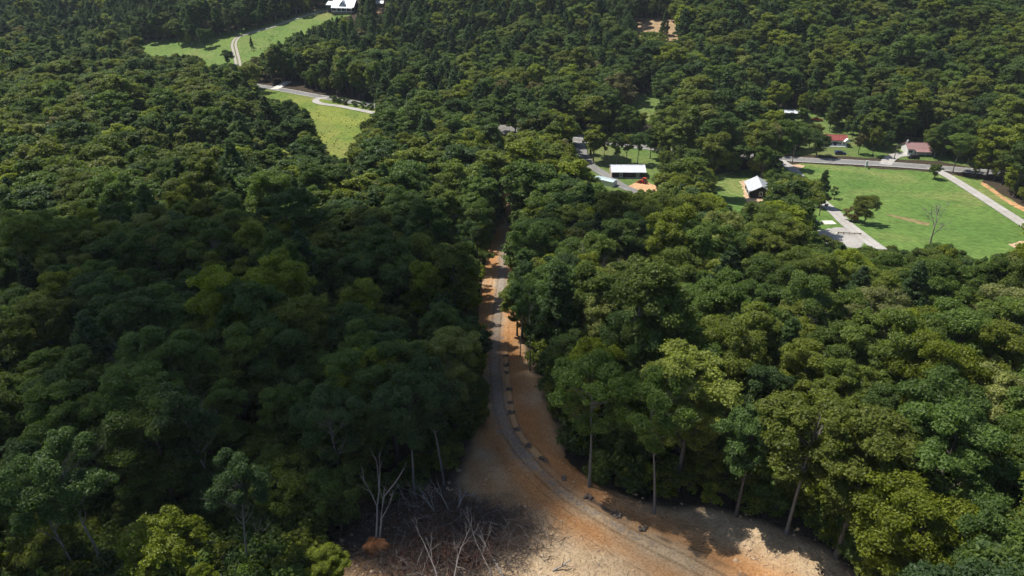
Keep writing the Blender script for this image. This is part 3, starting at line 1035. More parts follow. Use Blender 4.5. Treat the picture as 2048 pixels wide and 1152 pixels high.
# meadow and park trees
fixed(ROUND, 1582, 464, 18.5, OL, 'oak_tree', 'broad round olive green tree covering the barn corner', 1.1)
fixed(CEDAR, 1638, 416, 14, DG, 'conifer_tree', 'dark pointed conifer standing alone beside the gravel lane')
fixed(SMALL, 1668, 398, 4.6, DG, 'fruit_tree', 'small dark tree alone in the meadow near the conifer')
fixed(ROUND, 1728, 448, 10.5, OL, 'round_tree', 'round olive tree alone in the meadow beside the gravel lane')
fixed(SHRUBS[0], 1703, 442, 4.6, BR, 'bush', 'sparse grey brown bush against the round meadow tree', cat='bush')
fixed(ROUND, 1868, 358, 6.5, MG, 'round_tree', 'small green tree at the corner of road and meadow lane')
fixed(AIRY[0], 1905, 345, 18, MG, 'oak_tree', 'tall tree with pale forked trunk beside the paved road', 1.35)
fixed(OAKS[0], 1882, 316, 17, DG, 'oak_tree', 'dark tree hiding the end of the faded red roof', 1.1)
fixed(OAKS[0], 1745, 312, 13, OL, 'oak_tree', 'olive yard tree between the two red roofed houses')
fixed(OAKS[4], 1716, 308, 9, BR, 'plum_tree', 'brownish purple tree beside the red roofed house', 1.2)
fixed(ROUND, 1632, 313, 11, DG, 'round_tree', 'dark roadside tree below the red pickup', 1.1)
fixed(OAKS[3], 1520, 372, 17, MG, 'oak_tree', 'tall tree rising behind the white roofed barn', 1.0)
fixed(TALLS[0], 1548, 345, 16, MG, 'poplar_tree', 'pyramid shaped green tree beside the road junction', 1.4)
fixed(ROUND, 1545, 378, 9, MG, 'round_tree', 'low green tree between barn and olive tree', 1.1)
fixed(TALLS[1], 1600, 238, 14, YG, 'poplar_tree', 'yellow green tree in front of the white roofed shed', 0.9)
fixed(ROUND, 1603, 244, 7.5, MG, 'round_tree', 'leafy tree half hiding the white roofed shed', 1.0)
fixed(ROUND, 1572, 262, 9, DG, 'round_tree', 'dark leafy tree on the slope below the shed\'s west end', 1.3)
fixed(ROUND, 1602, 278, 8, MG, 'round_tree', 'low green tree between the shed and the road junction', 1.4)
fixed(ROUND, 1628, 280, 8, OL, 'round_tree', 'low olive tree just left of the red roofed house', 1.2)
fixed(ROUND, 1590, 300, 6, MG, 'round_tree', 'small green tree above the junction pole', 1.4)
fixed(OAKS[1], 1785, 285, 13, DG, 'oak_tree', 'dark tree at the back of the faded roof house drive', 1.1)
fixed(CEDAR, 1328, 72, 16, DK, 'conifer_tree', 'dark narrow tree standing in the tan clearing', 0.8)
fixed(SMALL, 1325, 66, 5, MG, 'fruit_tree', 'small green tree at the front of the tan clearing')
fixed(ROUND, 411, 97, 15, DG, 'round_tree', 'dark tree standing in the hayfield near the far wood', 0.8)
fixed(ROUND, 457, 132, 11, DK, 'round_tree', 'dark round tree beside the bottom of the farm track', 1.0)
fixed(CEDAR, 504, 96, 8, DK, 'conifer_tree', 'small dark conifer right of the farm track bend', 0.8)
fixed(TALLS[2], 425, 92, 13, DG, 'poplar_tree', 'slim dark tree at the hayfield wood edge')
for i, (px, py, h, t, m, lab) in enumerate([
        (1187, 328, 14, OL, 0, 'leaning olive tree at the lane edge left of the cabin lawn'),
        (1208, 322, 12, OL, 1, 'pale trunked tree on the lawn behind the cabin\'s west gable'),
        (1233, 330, 15, MG, 2, 'tall green tree directly behind the cabin roof'),
        (1252, 326, 13, OL, 0, 'airy tree on the lawn behind the middle of the cabin'),
        (1275, 328, 15, DG, 1, 'dark tree behind the east end of the cabin roof'),
        (1300, 318, 14, MG, 2, 'green park tree with pale dead limbs showing'),
        (1322, 326, 15, OL, 0, 'olive park tree beside the bare bank')]):
    fixed([TALLS[0], AIRY[0], TALLS[1]][m], px, py, h, t, 'park_tree', lab, 1.15)
fixed(ROUND, 1135, 290, 12, MG, 'round_tree', 'round green tree left of the lane junction', 1.2)
fixed(OAKS[1], 1060, 262, 17, YG, 'oak_tree', 'yellow green tree in front of the paved lot', 1.1)
fixed(OAKS[5], 590, 292, 21, DK, 'oak_tree', 'very dark tall tree at the corner of the rough field', 1.0)
fixed(PINES[1], 618, 300, 19, DK, 'pine_tree', 'dark pine leaning out over the rough field', 1.3)
for k, (px, py) in enumerate([(668, 204), (679, 206), (692, 209), (711, 213), (726, 216), (741, 219)]):
    x, y = spot(px, py)
    put_tree(SHRUBS[k % 2], x, y, 3.4, k * 1.7, DG, 'shrub', ['first', 'second', 'third', 'fourth', 'fifth', 'last'][k] + ' dark shrub from the left in the roadside row', 'shrub', 'row of shrubs by the loop lane')

# trees along the clearing's edge whose trunks show
EDGE = [
    (AIRY[0], 1178, 975, 23, MG, 'tall tree with long bare trunk beside the ditch', 1.0, 0.3),
    (AIRY[1], 1308, 1030, 22, MG, 'tall slim tree with a bright sprig low on its trunk', 0.9, 2.6),
    (OAKS[3], 1470, 1040, 19, DG, 'bluish green tree with thin trunk at the pale soil edge', 0.95, 1.0),
    (AIRY[0], 1572, 1072, 23, OL, 'olive tree with straight pale trunk on the soil edge', 1.1, 4.0),
    (OAKS[1], 1672, 1118, 21, OL, 'olive tree with dark trunk at the corner of the pale soil', 1.15, 2.0),
    (AIRY[1], 222, 1165, 21, DG, 'leaning pale trunked tree with forked limbs in the shade', 0.95, 2.9),
    (AIRY[2], 170, 1180, 19, DG, 'pale trunk leaning beside the forked tree in the shade', 0.9, 0.2),
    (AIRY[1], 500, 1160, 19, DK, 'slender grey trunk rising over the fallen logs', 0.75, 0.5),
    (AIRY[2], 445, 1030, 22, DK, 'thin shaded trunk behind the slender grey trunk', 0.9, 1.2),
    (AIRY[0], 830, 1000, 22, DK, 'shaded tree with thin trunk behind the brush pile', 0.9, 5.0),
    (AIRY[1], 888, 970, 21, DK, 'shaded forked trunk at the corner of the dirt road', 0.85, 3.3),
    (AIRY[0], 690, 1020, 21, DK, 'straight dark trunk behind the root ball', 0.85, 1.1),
    (AIRY[0], 1060, 745, 21, DG, 'dark thin trunked tree standing in the cleared strip', 0.75, 2.1),
    (AIRY[2], 1040, 715, 20, DK, 'thin dark trunk close beside the road', 0.6, 4.1),
    (AIRY[1], 935, 600, 20, DG, 'tree with pale trunk visible above the left bank', 0.9, 1.8),
]
for m, px, py, h, t, lab, wd, rz in EDGE:
    fixed(m, px, py, h, t, 'edge_tree', lab, wd, rz)
# near trees whose feet lie below the frame: px, py is the tree top
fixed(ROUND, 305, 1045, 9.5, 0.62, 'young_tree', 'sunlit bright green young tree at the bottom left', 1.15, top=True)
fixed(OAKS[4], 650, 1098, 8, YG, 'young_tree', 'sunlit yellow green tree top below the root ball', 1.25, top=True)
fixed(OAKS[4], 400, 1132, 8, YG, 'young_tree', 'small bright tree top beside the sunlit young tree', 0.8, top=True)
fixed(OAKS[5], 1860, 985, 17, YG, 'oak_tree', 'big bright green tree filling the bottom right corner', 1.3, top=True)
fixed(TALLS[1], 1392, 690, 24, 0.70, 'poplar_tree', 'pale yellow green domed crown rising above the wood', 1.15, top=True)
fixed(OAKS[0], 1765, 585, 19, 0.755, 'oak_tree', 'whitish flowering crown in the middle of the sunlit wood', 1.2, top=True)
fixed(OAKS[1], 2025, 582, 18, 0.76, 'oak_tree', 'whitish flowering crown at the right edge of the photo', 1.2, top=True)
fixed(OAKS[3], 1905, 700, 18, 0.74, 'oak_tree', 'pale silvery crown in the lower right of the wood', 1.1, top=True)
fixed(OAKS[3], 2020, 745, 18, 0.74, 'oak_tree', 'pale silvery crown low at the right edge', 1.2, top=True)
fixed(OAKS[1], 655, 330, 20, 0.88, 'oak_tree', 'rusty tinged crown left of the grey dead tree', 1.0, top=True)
fixed(OAKS[2], 120, 545, 20, YG, 'oak_tree', 'yellowish crown at the left edge of the cloud shadow', 1.0, top=True)
fixed(OAKS[0], 806, 268, 21, YG, 'oak_tree', 'bright yellow green crown right of the rough field', 1.1, top=True)
fixed(OAKS[5], 952, 402, 20, MG, 'oak_tree', 'bright green crown at the left of the far road gap', 1.0, top=True)
fixed(OAKS[4], 1038, 280, 17, YG, 'oak_tree', 'lime green crown below the paved lot', 1.1, top=True)
for x, y, l in [(432, 352, 'grey bare dead tree among the left canopy'), (1466, 198, 'grey bare dead tree on the far hillside'), (1180, 512, 'dead tree with pale bare limbs right of the road')]:
    gx, gy = spot(x, y, 17)
    FIXED.append((gx, gy, 3.0))
    bare_tree('dead_tree', l, 'tree', (gx, gy, tz(gx, gy) - 0.5), (0.05, 0, 1), 11, 0.26, int(x), M_DEAD, depth=4, kids=(3, 5), spread=0.42)
gx, gy = spot(1860, 492)
FIXED.append((gx, gy, 4.0))
bare_tree('dead_tree', 'leafless dead tree at the meadow\'s near edge', 'tree', (gx, gy, tz(gx, gy) - 0.3), (-0.08, 0, 1), 7.5, 0.34, 88, M_DEAD, depth=4, kids=(3, 4), spread=0.55)

# ---- the wood: every tree that grows between the clearings
SP = 6.8
cand = []
rg = np.random.default_rng(2024)
for j, yy in enumerate(np.arange(38, 860, SP * 0.88)):
    wdt = 0.80 * yy + 55
    for xx in np.arange(-wdt, wdt, SP):
        cand.append((xx + (j % 2) * SP / 2 + rg.uniform(-.36, .36) * SP, yy + rg.uniform(-.36, .36) * SP))
cand = np.array(cand)
N = len(cand)
X, Y = cand[:, 0], cand[:, 1]
big = 0.5 + 0.5 * np.sin(X / 37 + 1.1) * np.sin(Y / 43 + 0.3)
HT = np.clip(rg.normal(18.8, 3.3, N) + 2.6 * (big - .5), 11, 27)
HT *= np.where(rg.random(N) < 0.12, 0.74, 1.0) * np.where(rg.random(N) < 0.08, 1.16, 1.0)
# mixture of kinds: pines on the far slopes, broadleaves near
PX, PY, DEP = proj(X, Y, terrain(X, Y) + HT)
pine_p = np.clip(0.08 + 0.62 * sstep(150, 20, PY) * sstep(1500, 1150, PX) + 0.35 * sstep(420, 320, PY) * (np.abs(X) < 160) * (lump(X, Y, 0.02, 31) > 0.2), 0, 0.85)
u = rg.random(N)
kind = np.where(u < pine_p, 2, np.where(u < pine_p + 0.27, 1, np.where(u < pine_p + 0.34, 3, 0)))
sub = rg.integers(0, 60, N)
tv_ = rg.random(N)
patch = lump(X, Y, 0.045, 77)
tint = np.clip(0.32 + 0.12 * patch * 0.5 + rg.normal(0, 0.125, N), 0.08, 0.58)
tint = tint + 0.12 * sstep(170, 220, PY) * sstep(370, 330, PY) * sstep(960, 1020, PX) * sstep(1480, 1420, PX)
tint = np.where(tv_ < 0.075, rg.uniform(0.58, 0.68, N), tint)
tint = np.where((tv_ > 0.975), rg.uniform(0.70, 0.74, N), tint)
tint = np.where((tv_ > 0.963) & (tv_ < 0.975) & (PY < 560), rg.uniform(0.84, 0.90, N), tint)
tint = np.where(kind == 2, rg.uniform(0.0, 0.16, N), tint)
tint = np.where((PX < 720) & (PY > 600) & (tint > 0.42), 0.30, tint)  # shade of the left wood put into leaf colour: bright tints darkened
MODELS = [OAKS, TALLS, PINES, AIRY]
mods = [MODELS[k][s % len(MODELS[k])] for k, s in zip(kind, sub)]
RAD = np.array([m.R * h / m.H for m, h in zip(mods, HT)])
ok = np.ones(N, bool)
for it in range(2):
    # a tree that would hide open land is tried once more as a smaller one
    bad = np.zeros(N, bool)
    smp = crown_samples(X, Y, HT, RAD)
    for poly in KEEP:
        for sx, sy, sd in smp:
            bad |= inpoly(sx, sy, poly) & (sd > 1)
    if it == 0:
        HT = np.where(bad, HT * 0.62, HT)
        RAD = np.where(bad, RAD * 0.62, RAD)
ok &= ~bad
for poly in NOGROW:
    ok &= ~(inpoly(X, Y, poly) & (proj(X, Y, terrain(X, Y))[1] > 690))
for fx, fy, fr in FIXED:
    ok &= np.hypot(X - fx, Y - fy) > 0.45 * (fr + RAD)
# nothing in the photo shades these places
SHADE_K = 1 / math.tan(R(SUN_EL))
SUN_PTS = []
sd_ = np.array([-S.x, -S.y]) / math.hypot(S.x, S.y)
for px_, py_, rr_ in [(1254, 350, 7), (1515, 385, 8), (1450, 378, 8), (1432, 362, 5), (1470, 362, 6), (1590, 230, 7), (1665, 286, 6), (1830, 303, 6), (692, 20, 11), (761, 12, 4), (1290, 370, 4), (1400, 1060, 5), (1480, 1080, 6), (1560, 1110, 5), (1330, 1070, 4), (1340, 1120, 7), (1000, 525, 4), (1002, 560, 4), (998, 600, 3), (1634, 242, 4)]:
    gx_, gy_ = spot(px_, py_)
    SUN_PTS.append((gx_, gy_, rr_))
for a_, b_, h_ in ((305, 1045, 9.8), (650, 1098, 7.8), (400, 1132, 7.8)):
    SUN_PTS.append((*spot(a_, b_, h_), 4.0))
for gx_, gy_, rr_ in SUN_PTS:
    for fh in (0.55, 0.75, 0.95):
        ok &= np.hypot(X + sd_[0] * HT * fh * SHADE_K - gx_, Y + sd_[1] * HT * fh * SHADE_K - gy_) > rr_ + RAD * 0.55
bx_, by_, _ = proj(X, Y, terrain(X, Y))
ok &= ~((by_ > 1150) & (bx_ > -260) & (bx_ < 1000))
ok &= polydist(X, Y, RL, False) > 4.2
for pth in (MAIN,):
    ok &= polydist(X, Y, [tuple(p) for p in pth[::3]], False) > 6.5
PX, PY, DEP = proj(X, Y, terrain(X, Y) + HT)
PXm, PYm, _ = proj(X, Y, terrain(X, Y) + HT * 0.6)
rp = RAD / DEP * F
ok &= (DEP > 20) & (PXm > -rp - 260) & (PXm < 2048 + rp + 60) & (PYm > -170) & (PYm < 1152 + rp * 1.6 + 60)
inframe = ok & (PXm > -rp * 0.4) & (PXm < 2048 + rp * 0.4) & (PY < 1130) & (PYm < 1152 + rp * 0.6)
order = [i for i in np.argsort(DEP / HT) if inframe[i]][:300]
single = set(order)

# ---- the 300 that show largest stand as single trees
ORD = 'first second third fourth fifth sixth seventh eighth ninth tenth eleventh twelfth thirteenth fourteenth fifteenth sixteenth seventeenth eighteenth nineteenth twentieth'.split()
ORD += ['%s-%s' % (a, b) for a in ('twenty', 'thirty', 'forty') for b in ORD[:9]]
BANDS = [(1120, 'bottom edge'), (1050, 'brush pile'), (985, 'root ball tips'), (920, 'ditch corner'), (860, 'dirt road bend'), (805, 'top of the bend'), (755, 'lined ditch head'), (705, 'thin roadside trunks'), (655, 'shaded road stretch'),
         (610, 'shadow bars on the road'), (565, 'sunlit road stretch'), (520, 'orange left bank'), (470, 'road narrowing'), (-999, 'far end of the road')]


def tint_word(t, k):
    if t < 0.08:
        return 'blackish green'
    if t < 0.19:
        return 'dark green'
    if t < 0.30:
        return 'deep green'
    if t < 0.40:
        return 'mid green'
    if t < 0.56:
        return 'olive green'
    if t < 0.72:
        return 'yellow green'
    if t < 0.83:
        return 'pale silvery'
    return 'brownish'


road_px_at = lambda py: float(np.interp(py, [340, 500, 640, 700, 760, 820, 880, 940, 990, 1035, 1085, 1140, 1215], [1030, 1008, 994, 990, 992, 1000, 1025, 1075, 1130, 1200, 1290, 1400, 1540]))
rows = {}
for i in order:
    pyc = PYm[i]
    side = 'left' if PXm[i] < road_px_at(pyc) else 'right'
    b = next(k for k, (lim, _) in enumerate(BANDS) if pyc >= lim)
    rows.setdefault((b, side), []).append(i)
KNAME = ['oak_tree', 'poplar_tree', 'pine_tree', 'ash_tree']
KWORD = ['broad domed tree', 'tall narrow tree', 'pine', 'thin crowned tree']
for (b, side), lst in rows.items():
    lst.sort(key=lambda i: abs(PXm[i] - road_px_at(PYm[i])))
    for r, i in enumerate(lst):
        lab = '%s %s, %s %s of road, level with %s' % (tint_word(tint[i], kind[i]), KWORD[kind[i]], ORD[min(r, len(ORD) - 1)], side, BANDS[b][1])
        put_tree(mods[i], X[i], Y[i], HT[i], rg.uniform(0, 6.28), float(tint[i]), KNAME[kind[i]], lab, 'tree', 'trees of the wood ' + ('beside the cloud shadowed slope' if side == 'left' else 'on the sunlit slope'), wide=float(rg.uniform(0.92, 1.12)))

# ---- all the others: one mass of forest
rest = [i for i in range(N) if ok[i] and i not in single]
model_list = OAKS + TALLS + PINES + AIRY
far_col = bpy.data.collections.new('forest_tree_models')
fr_rng = np.random.default_rng(5)
for k, m in enumerate(model_list):
    far_col.objects.link(bpy.data.objects.new('forest_tree_%02d' % k, joined_mesh(m, 0.30, fr_rng)))
near_models = [OAKS[0], OAKS[2], OAKS[4], OAKS[6]]
for k, m in enumerate(near_models):
    far_col.objects.link(bpy.data.objects.new('forest_tree_%02d' % (len(model_list) + k), joined_mesh(m, 1.0, fr_rng, 1.0)))
idx_of = {id(m): k for k, m in enumerate(model_list)}
me = bpy.data.meshes.new('distant_forest')
rx, ry = X[rest], Y[rest]
me.vertices.add(len(rest))
me.vertices.foreach_set('co', np.stack([rx, ry, terrain(rx, ry)], -1).astype(np.float32).ravel())
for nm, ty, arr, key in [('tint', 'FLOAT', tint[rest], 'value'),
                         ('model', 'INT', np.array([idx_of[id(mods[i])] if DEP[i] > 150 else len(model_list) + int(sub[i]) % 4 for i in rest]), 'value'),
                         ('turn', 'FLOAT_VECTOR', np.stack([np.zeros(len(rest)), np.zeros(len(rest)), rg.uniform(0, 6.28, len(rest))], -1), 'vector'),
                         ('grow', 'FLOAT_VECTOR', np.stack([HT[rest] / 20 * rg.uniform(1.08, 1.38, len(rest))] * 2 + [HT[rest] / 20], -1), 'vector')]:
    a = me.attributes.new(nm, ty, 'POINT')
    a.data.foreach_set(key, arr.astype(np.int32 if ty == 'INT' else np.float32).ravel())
me.update()
forest = tag(link('distant_forest', me), 'unbroken mass of green treetops covering the valley and the far hills', 'forest', kind='stuff')
ng = bpy.data.node_groups.new('forest_scatter', 'GeometryNodeTree')
ng.interface.new_socket('Geometry', in_out='INPUT', socket_type='NodeSocketGeometry')
ng.interface.new_socket('Geometry', in_out='OUTPUT', socket_type='NodeSocketGeometry')
gi, go = ng.nodes.new('NodeGroupInput'), ng.nodes.new('NodeGroupOutput')
iop = ng.nodes.new('GeometryNodeInstanceOnPoints')
ci = ng.nodes.new('GeometryNodeCollectionInfo')
ci.inputs['Collection'].default_value = far_col
ci.inputs['Separate Children'].default_value = True
ci.inputs['Reset Children'].default_value = True
iop.inputs['Pick Instance'].default_value = True


def named(nm, ty):
    n_ = ng.nodes.new('GeometryNodeInputNamedAttribute')
    n_.data_type = ty
    n_.inputs['Name'].default_value = nm
    return n_.outputs['Attribute']


ng.links.new(gi.outputs[0], iop.inputs['Points'])
ng.links.new(ci.outputs[0], iop.inputs['Instance'])
ng.links.new(named('model', 'INT'), iop.inputs['Instance Index'])
ng.links.new(named('turn', 'FLOAT_VECTOR'), iop.inputs['Rotation'])
ng.links.new(named('grow', 'FLOAT_VECTOR'), iop.inputs['Scale'])
ng.links.new(iop.outputs[0], go.inputs[0])
md = forest.modifiers.new('scatter', 'NODES')
md.node_group = ng
print('TREES', len(order), 'single', len(rest), 'mass')

# ------------------------------------------------------------------ the passing cloud whose shadow lies on the near wood
def cloud(name, px_poly, alt, soft, thick, density, label):
    dz = np.array([p[2] if len(p) > 2 else 14 for p in px_poly])
    P = np.array([spot(p[0], p[1], h) for p, h in zip(px_poly, dz)])
    gz = terrain(P[:, 0], P[:, 1]) + dz
    k = (alt - gz) / S.z
    Q = P + np.array([[S.x, S.y]]) * k[:, None]
    PL = [tuple(p) for p in Q]
    lo, hi = Q.min(0) - soft, Q.max(0) + soft
    st = 6.0
    gx, gy = np.meshgrid(np.arange(lo[0], hi[0], st), np.arange(lo[1], hi[1], st))
    sd = np.where(inpoly(gx, gy, PL), 1, -1) * polydist(gx, gy, PL)
    th = sstep(-soft * 0.5, soft, sd + 5 * lump(gx, gy, 0.035, 4)) * thick * (1 + 0.25 * lump(gx, gy, 0.05, 8))
    th = np.maximum(th, 0)
    ny, nx = gx.shape
    live = th > 0.05
    top = np.stack([gx, gy, alt + th * 0.75], -1).reshape(-1, 3)
    bot = np.stack([gx, gy, alt - th * 0.25 - 0.02], -1).reshape(-1, 3)
    n = nx * ny
    fs = []
    cell = live[:-1, :-1] | live[1:, :-1] | live[:-1, 1:] | live[1:, 1:]
    idx = np.arange(n).reshape(ny, nx)
    for j, i in zip(*np.nonzero(cell)):
        a, b, c, d = idx[j, i], idx[j, i + 1], idx[j + 1, i + 1], idx[j + 1, i]
        fs += [(a, b, c, d), (a + n, d + n, c + n, b + n)]
    # close the rim
    nb = np.zeros((ny + 1, nx + 1), bool)
    nb[1:ny, 1:nx] = cell
    for j, i in zip(*np.nonzero(cell)):
        J, I = j + 1, i + 1
        for dj, di, p, q in ((-1, 0, idx[j, i + 1], idx[j, i]), (1, 0, idx[j + 1, i], idx[j + 1, i + 1]), (0, -1, idx[j, i], idx[j + 1, i]), (0, 1, idx[j + 1, i + 1], idx[j, i + 1])):
            if not nb[J + dj, I + di]:
                fs.append((p, q, q + n, p + n))
    v = np.concatenate([top, bot])
    fs = np.array(fs)
    used, inv = np.unique(fs, return_inverse=True)
    t = NT('cloud_vapour')
    t.t.nodes.remove(t.b)
    pv = t.n('ShaderNodeVolumePrincipled')
    pv.inputs['Color'].default_value = (0.95, 0.95, 0.96, 1)
    pv.inputs['Density'].default_value = density
    t.l(pv.outputs[0], t.t.nodes['Material Output'].inputs['Volume'])
    me_ = mesh_quads(name, v[used], inv.reshape(fs.shape), [t.m], smooth=True)
    return tag(link(name, me_), label, 'cloud', kind='stuff')


cloud('cloud', [(120, 500), (300, 470), (640, 450), (880, 475), (950, 560), (970, 670, 0), (1060, 700), (1180, 710), (1280, 790), (1300, 890), (1250, 945), (1150, 945, 0), (1040, 985, 0), (920, 1035, 0), (790, 1080, 0), (600, 1085, 0), (480, 1065, 0),
                (390, 1045, 0), (300, 1040, 0), (225, 1075, 0), (185, 1180, 0), (60, 1320, 0), (-160, 1360, 0), (-100, 1080), (20, 880), (90, 720), (60, 600)],
      620, 15, 60, 0.07, 'low cumulus cloud drifting over the near wood')
cloud('cloud', [(1040, 440), (1150, 425), (1330, 450), (1380, 490), (1250, 505), (1080, 500)], 620, 16, 40, 0.05, 'small cloud scrap over the far end of the wood')

# ------------------------------------------------------------------ buildings
def at_px(px, py):
    x, y = spot(px, py)
    return (x, y, tz(x, y))


def window(parent, name, x, z, w, h, y, out=-1, shutters=False, axis='y'):
    """framed pane on a wall face at depth y (axis y) or x (axis x)"""
    def bx(m, a0, a1, d0, d1, z0, z1):
        d0, d1 = min(d0, d1), max(d0, d1)
        return m.box(a0, a1, d0, d1, z0, z1) if axis == 'y' else m.box(d0, d1, a0, a1, z0, z1)
    m = MB()
    t = 0.14
    for a0, a1, z0, z1 in ((x - w / 2 - t, x + w / 2 + t, z - h / 2 - t, z - h / 2), (x - w / 2 - t, x + w / 2 + t, z + h / 2, z + h / 2 + t), (x - w / 2 - t, x - w / 2, z - h / 2, z + h / 2), (x + w / 2, x + w / 2 + t, z - h / 2, z + h / 2), (x - 0.04, x + 0.04, z - h / 2, z + h / 2)):
        bx(m, a0, a1, y + out * 0.004, y + out * 0.08, z0, z1)
    f = m.build(name, M_TRIM, parent)
    bx(MB(), x - w / 2, x + w / 2, y + out * 0.004, y + out * 0.03, z - h / 2, z + h / 2).build('pane', M_GLASS, f)
    if shutters:
        for s in (-1, 1):
            a = x + s * (w / 2 + t + 0.28)
            bx(MB(), a - 0.26, a + 0.26, y + out * 0.004, y + out * 0.06, z - h / 2 - t, z + h / 2 + t).build('shutter', M_SHUTTER, parent)
    return f


def house(name, label, cat, loc, rz, L, D, wall_h, rise, roof_mat, wall_mat, over=0.5, roof_t=0.16, seam=0.0, base_mat=None):
    """gabled building: ridge along local x, front towards local -y"""
    o = thing(name, label, cat, (loc[0], loc[1], loc[2] - 0.1), rz)
    m = MB()
    l, d = L / 2, D / 2
    if base_mat:
        MB().box(-l - 0.05, l + 0.05, -d - 0.05, d + 0.05, -0.8, 0.45).build('foundation', base_mat, o)
    z0 = 0.45 if base_mat else -0.8
    v = [(-l, -d, z0), (l, -d, z0), (l, d, z0), (-l, d, z0), (-l, -d, wall_h), (l, -d, wall_h), (l, d, wall_h), (-l, d, wall_h), (-l, 0, wall_h + rise), (l, 0, wall_h + rise)]
    m.add(v, [(0, 1, 5, 4), (1, 2, 6, 9, 5), (2, 3, 7, 6), (3, 0, 4, 8, 7)])
    m.build('wall', wall_mat, o)
    k = rise / d
    e = d + over
    zr, ze = wall_h + rise + 0.05 + roof_t, wall_h - k * over + 0.05 + roof_t
    r = MB()
    r.slab([(-l - over, -e, ze), (l + over, -e, ze), (l + over, -0.001, zr), (-l - over, -0.001, zr)], roof_t)
    r.slab([(l + over, e, ze), (-l - over, e, ze), (-l - over, 0.001, zr), (l + over, 0.001, zr)], roof_t)
    if seam:
        for x in np.arange(-l - over + seam / 2, l + over, seam):
            for s in (-1, 1):
                r.slab([(x - 0.03, s * e, ze + 0.06), (x + 0.03, s * e, ze + 0.06), (x + 0.03, 0, zr + 0.06), (x - 0.03, 0, zr + 0.06)], 0.05)
    rf = r.build('roof', roof_mat, o)
    MB().box(-l - over - 0.02, l + over + 0.02, -0.14, 0.14, zr - 0.04, zr + 0.09).build('ridge_cap', roof_mat, rf)
    return o


def door(parent, x, y, w=0.95, h=2.05, z0=0.0, out=-1, mat=None, axis='y'):
    def bx(m, a0, a1, d0, d1, za, zb):
        d0, d1 = min(d0, d1), max(d0, d1)
        return m.box(a0, a1, d0, d1, za, zb) if axis == 'y' else m.box(d0, d1, a0, a1, za, zb)
    f = bx(MB(), x - w / 2, x + w / 2, y + out * 0.004, y + out * 0.05, z0, z0 + h).build('door', mat or M_WOOD, parent)
    bx(MB(), x + w * 0.33, x + w * 0.42, y + out * 0.05, y + out * 0.10, z0 + h * 0.45, z0 + h * 0.52).build('handle', M_STEEL, f)


cabin = house('cabin', 'long dark cabin with white metal roof beside the clay pad', 'cabin', at_px(1254, 350), R(-1), 13.2, 8.6, 2.7, 1.5, M_WHITEROOF, M_DARKWALL, 0.45, seam=0.6, base_mat=M_CONCRETE)
window(cabin, 'window', -3.0, 1.45, 0.9, 1.3, -4.3)
window(cabin, 'window', 3.7, 1.45, 0.9, 1.3, -4.3)
door(cabin, 0.4, -4.3, z0=0.46, mat=M_DARKWALL)
MB().box(-6.78, -6.60, -4.2, 4.2, 0.46, 2.72).build('gable_cladding', M_STONEWALL, cabin)

barn = house('barn', 'dark barn with white gabled metal roof on the green lawn', 'barn', at_px(1515, 388), R(82), 11.6, 7.8, 2.9, 2.1, M_WHITEROOF, M_DARKWALL, 0.5, seam=0.6, base_mat=M_CONCRETE)
window(barn, 'window', 0.0, 2.1, 1.0, 1.5, -5.8, axis='x')
window(barn, 'window', 1.6, 1.7, 1.0, 1.1, 3.9, out=1)
door(barn, -2.2, 3.9, z0=0.46, out=1, mat=M_TRIM)
MB().box(-8.2, -5.87, -3.6, 3.6, 0.05, 0.42).build('porch_slab', M_CONCRETE, barn)

bl = house('low_building', 'low building with pale blue roof half hidden beside the cabin lane', 'building', at_px(1211, 369), R(-38), 8.4, 3.6, 2.2, 0.35, M_BLUEROOF, M_WHITEWALL, 0.15)
door(bl, -1.0, -1.8, mat=M_TRIM)

hh = house('hilltop_house', 'large white roofed hilltop house with shaded grey dormer and dark porch', 'house', at_px(692, 22), R(-12), 17.0, 10.5, 4.2, 4.2, M_WHITEROOF, M_DARKWALL, 0.9, seam=0.9, base_mat=M_CONCRETE)
wing = MB()
wing.slab([(-15.2, -3.2, 4.6), (-8.2, -3.2, 4.6), (-8.2, 2.0, 7.0), (-15.2, 2.0, 7.0)], 0.2).slab([(-8.2, 7.2, 4.6), (-15.2, 7.2, 4.6), (-15.2, 2.01, 7.0), (-8.2, 2.01, 7.0)], 0.2)
wing.build('wing_roof', M_WHITEROOF, hh)
MB().box(-14.6, -8.52, -2.4, 6.4, -0.8, 4.3).build('wing', M_DARKWALL, hh)
dm = MB().add([(-2.6, -5.2, 4.9), (2.6, -5.2, 4.9), (0, -5.2, 8.0), (-2.6, -1.5, 4.9), (2.6, -1.5, 4.9), (0, -1.5, 8.0)], [(0, 1, 2), (5, 4, 3)]).build('dormer', M_SHADEDORMER, hh)
MB().slab([(-3.1, -5.8, 4.7), (0, -5.8, 8.35), (0, -1.2, 8.35), (-3.1, -1.2, 4.7)], 0.15).slab([(0, -5.8, 8.35), (3.1, -5.8, 4.7), (3.1, -1.2, 4.7), (0, -1.2, 8.35)], 0.15).build('dormer_roof', M_SHADEDORMER, dm)
for x in (-0.7, 0.7):
    window(dm, 'dormer_window', x, 6.1, 0.7, 1.2, -5.21)
MB().slab([(-8.8, -8.4, 3.1), (8.8, -8.4, 3.1), (8.8, -6.1, 4.0), (-8.8, -6.1, 4.0)], 0.18).build('porch_roof', M_WHITEROOF, hh)
for x in (-8.2, -4.1, 0, 4.1, 8.2):
    MB().box(x - 0.12, x + 0.12, -8.2, -7.96, -1.0, 2.9).build('porch_post', M_TRIM, hh)
MB().box(-8.4, 8.4, -8.3, -5.3, -1.6, 0.1).build('porch_deck', M_WOOD, hh)
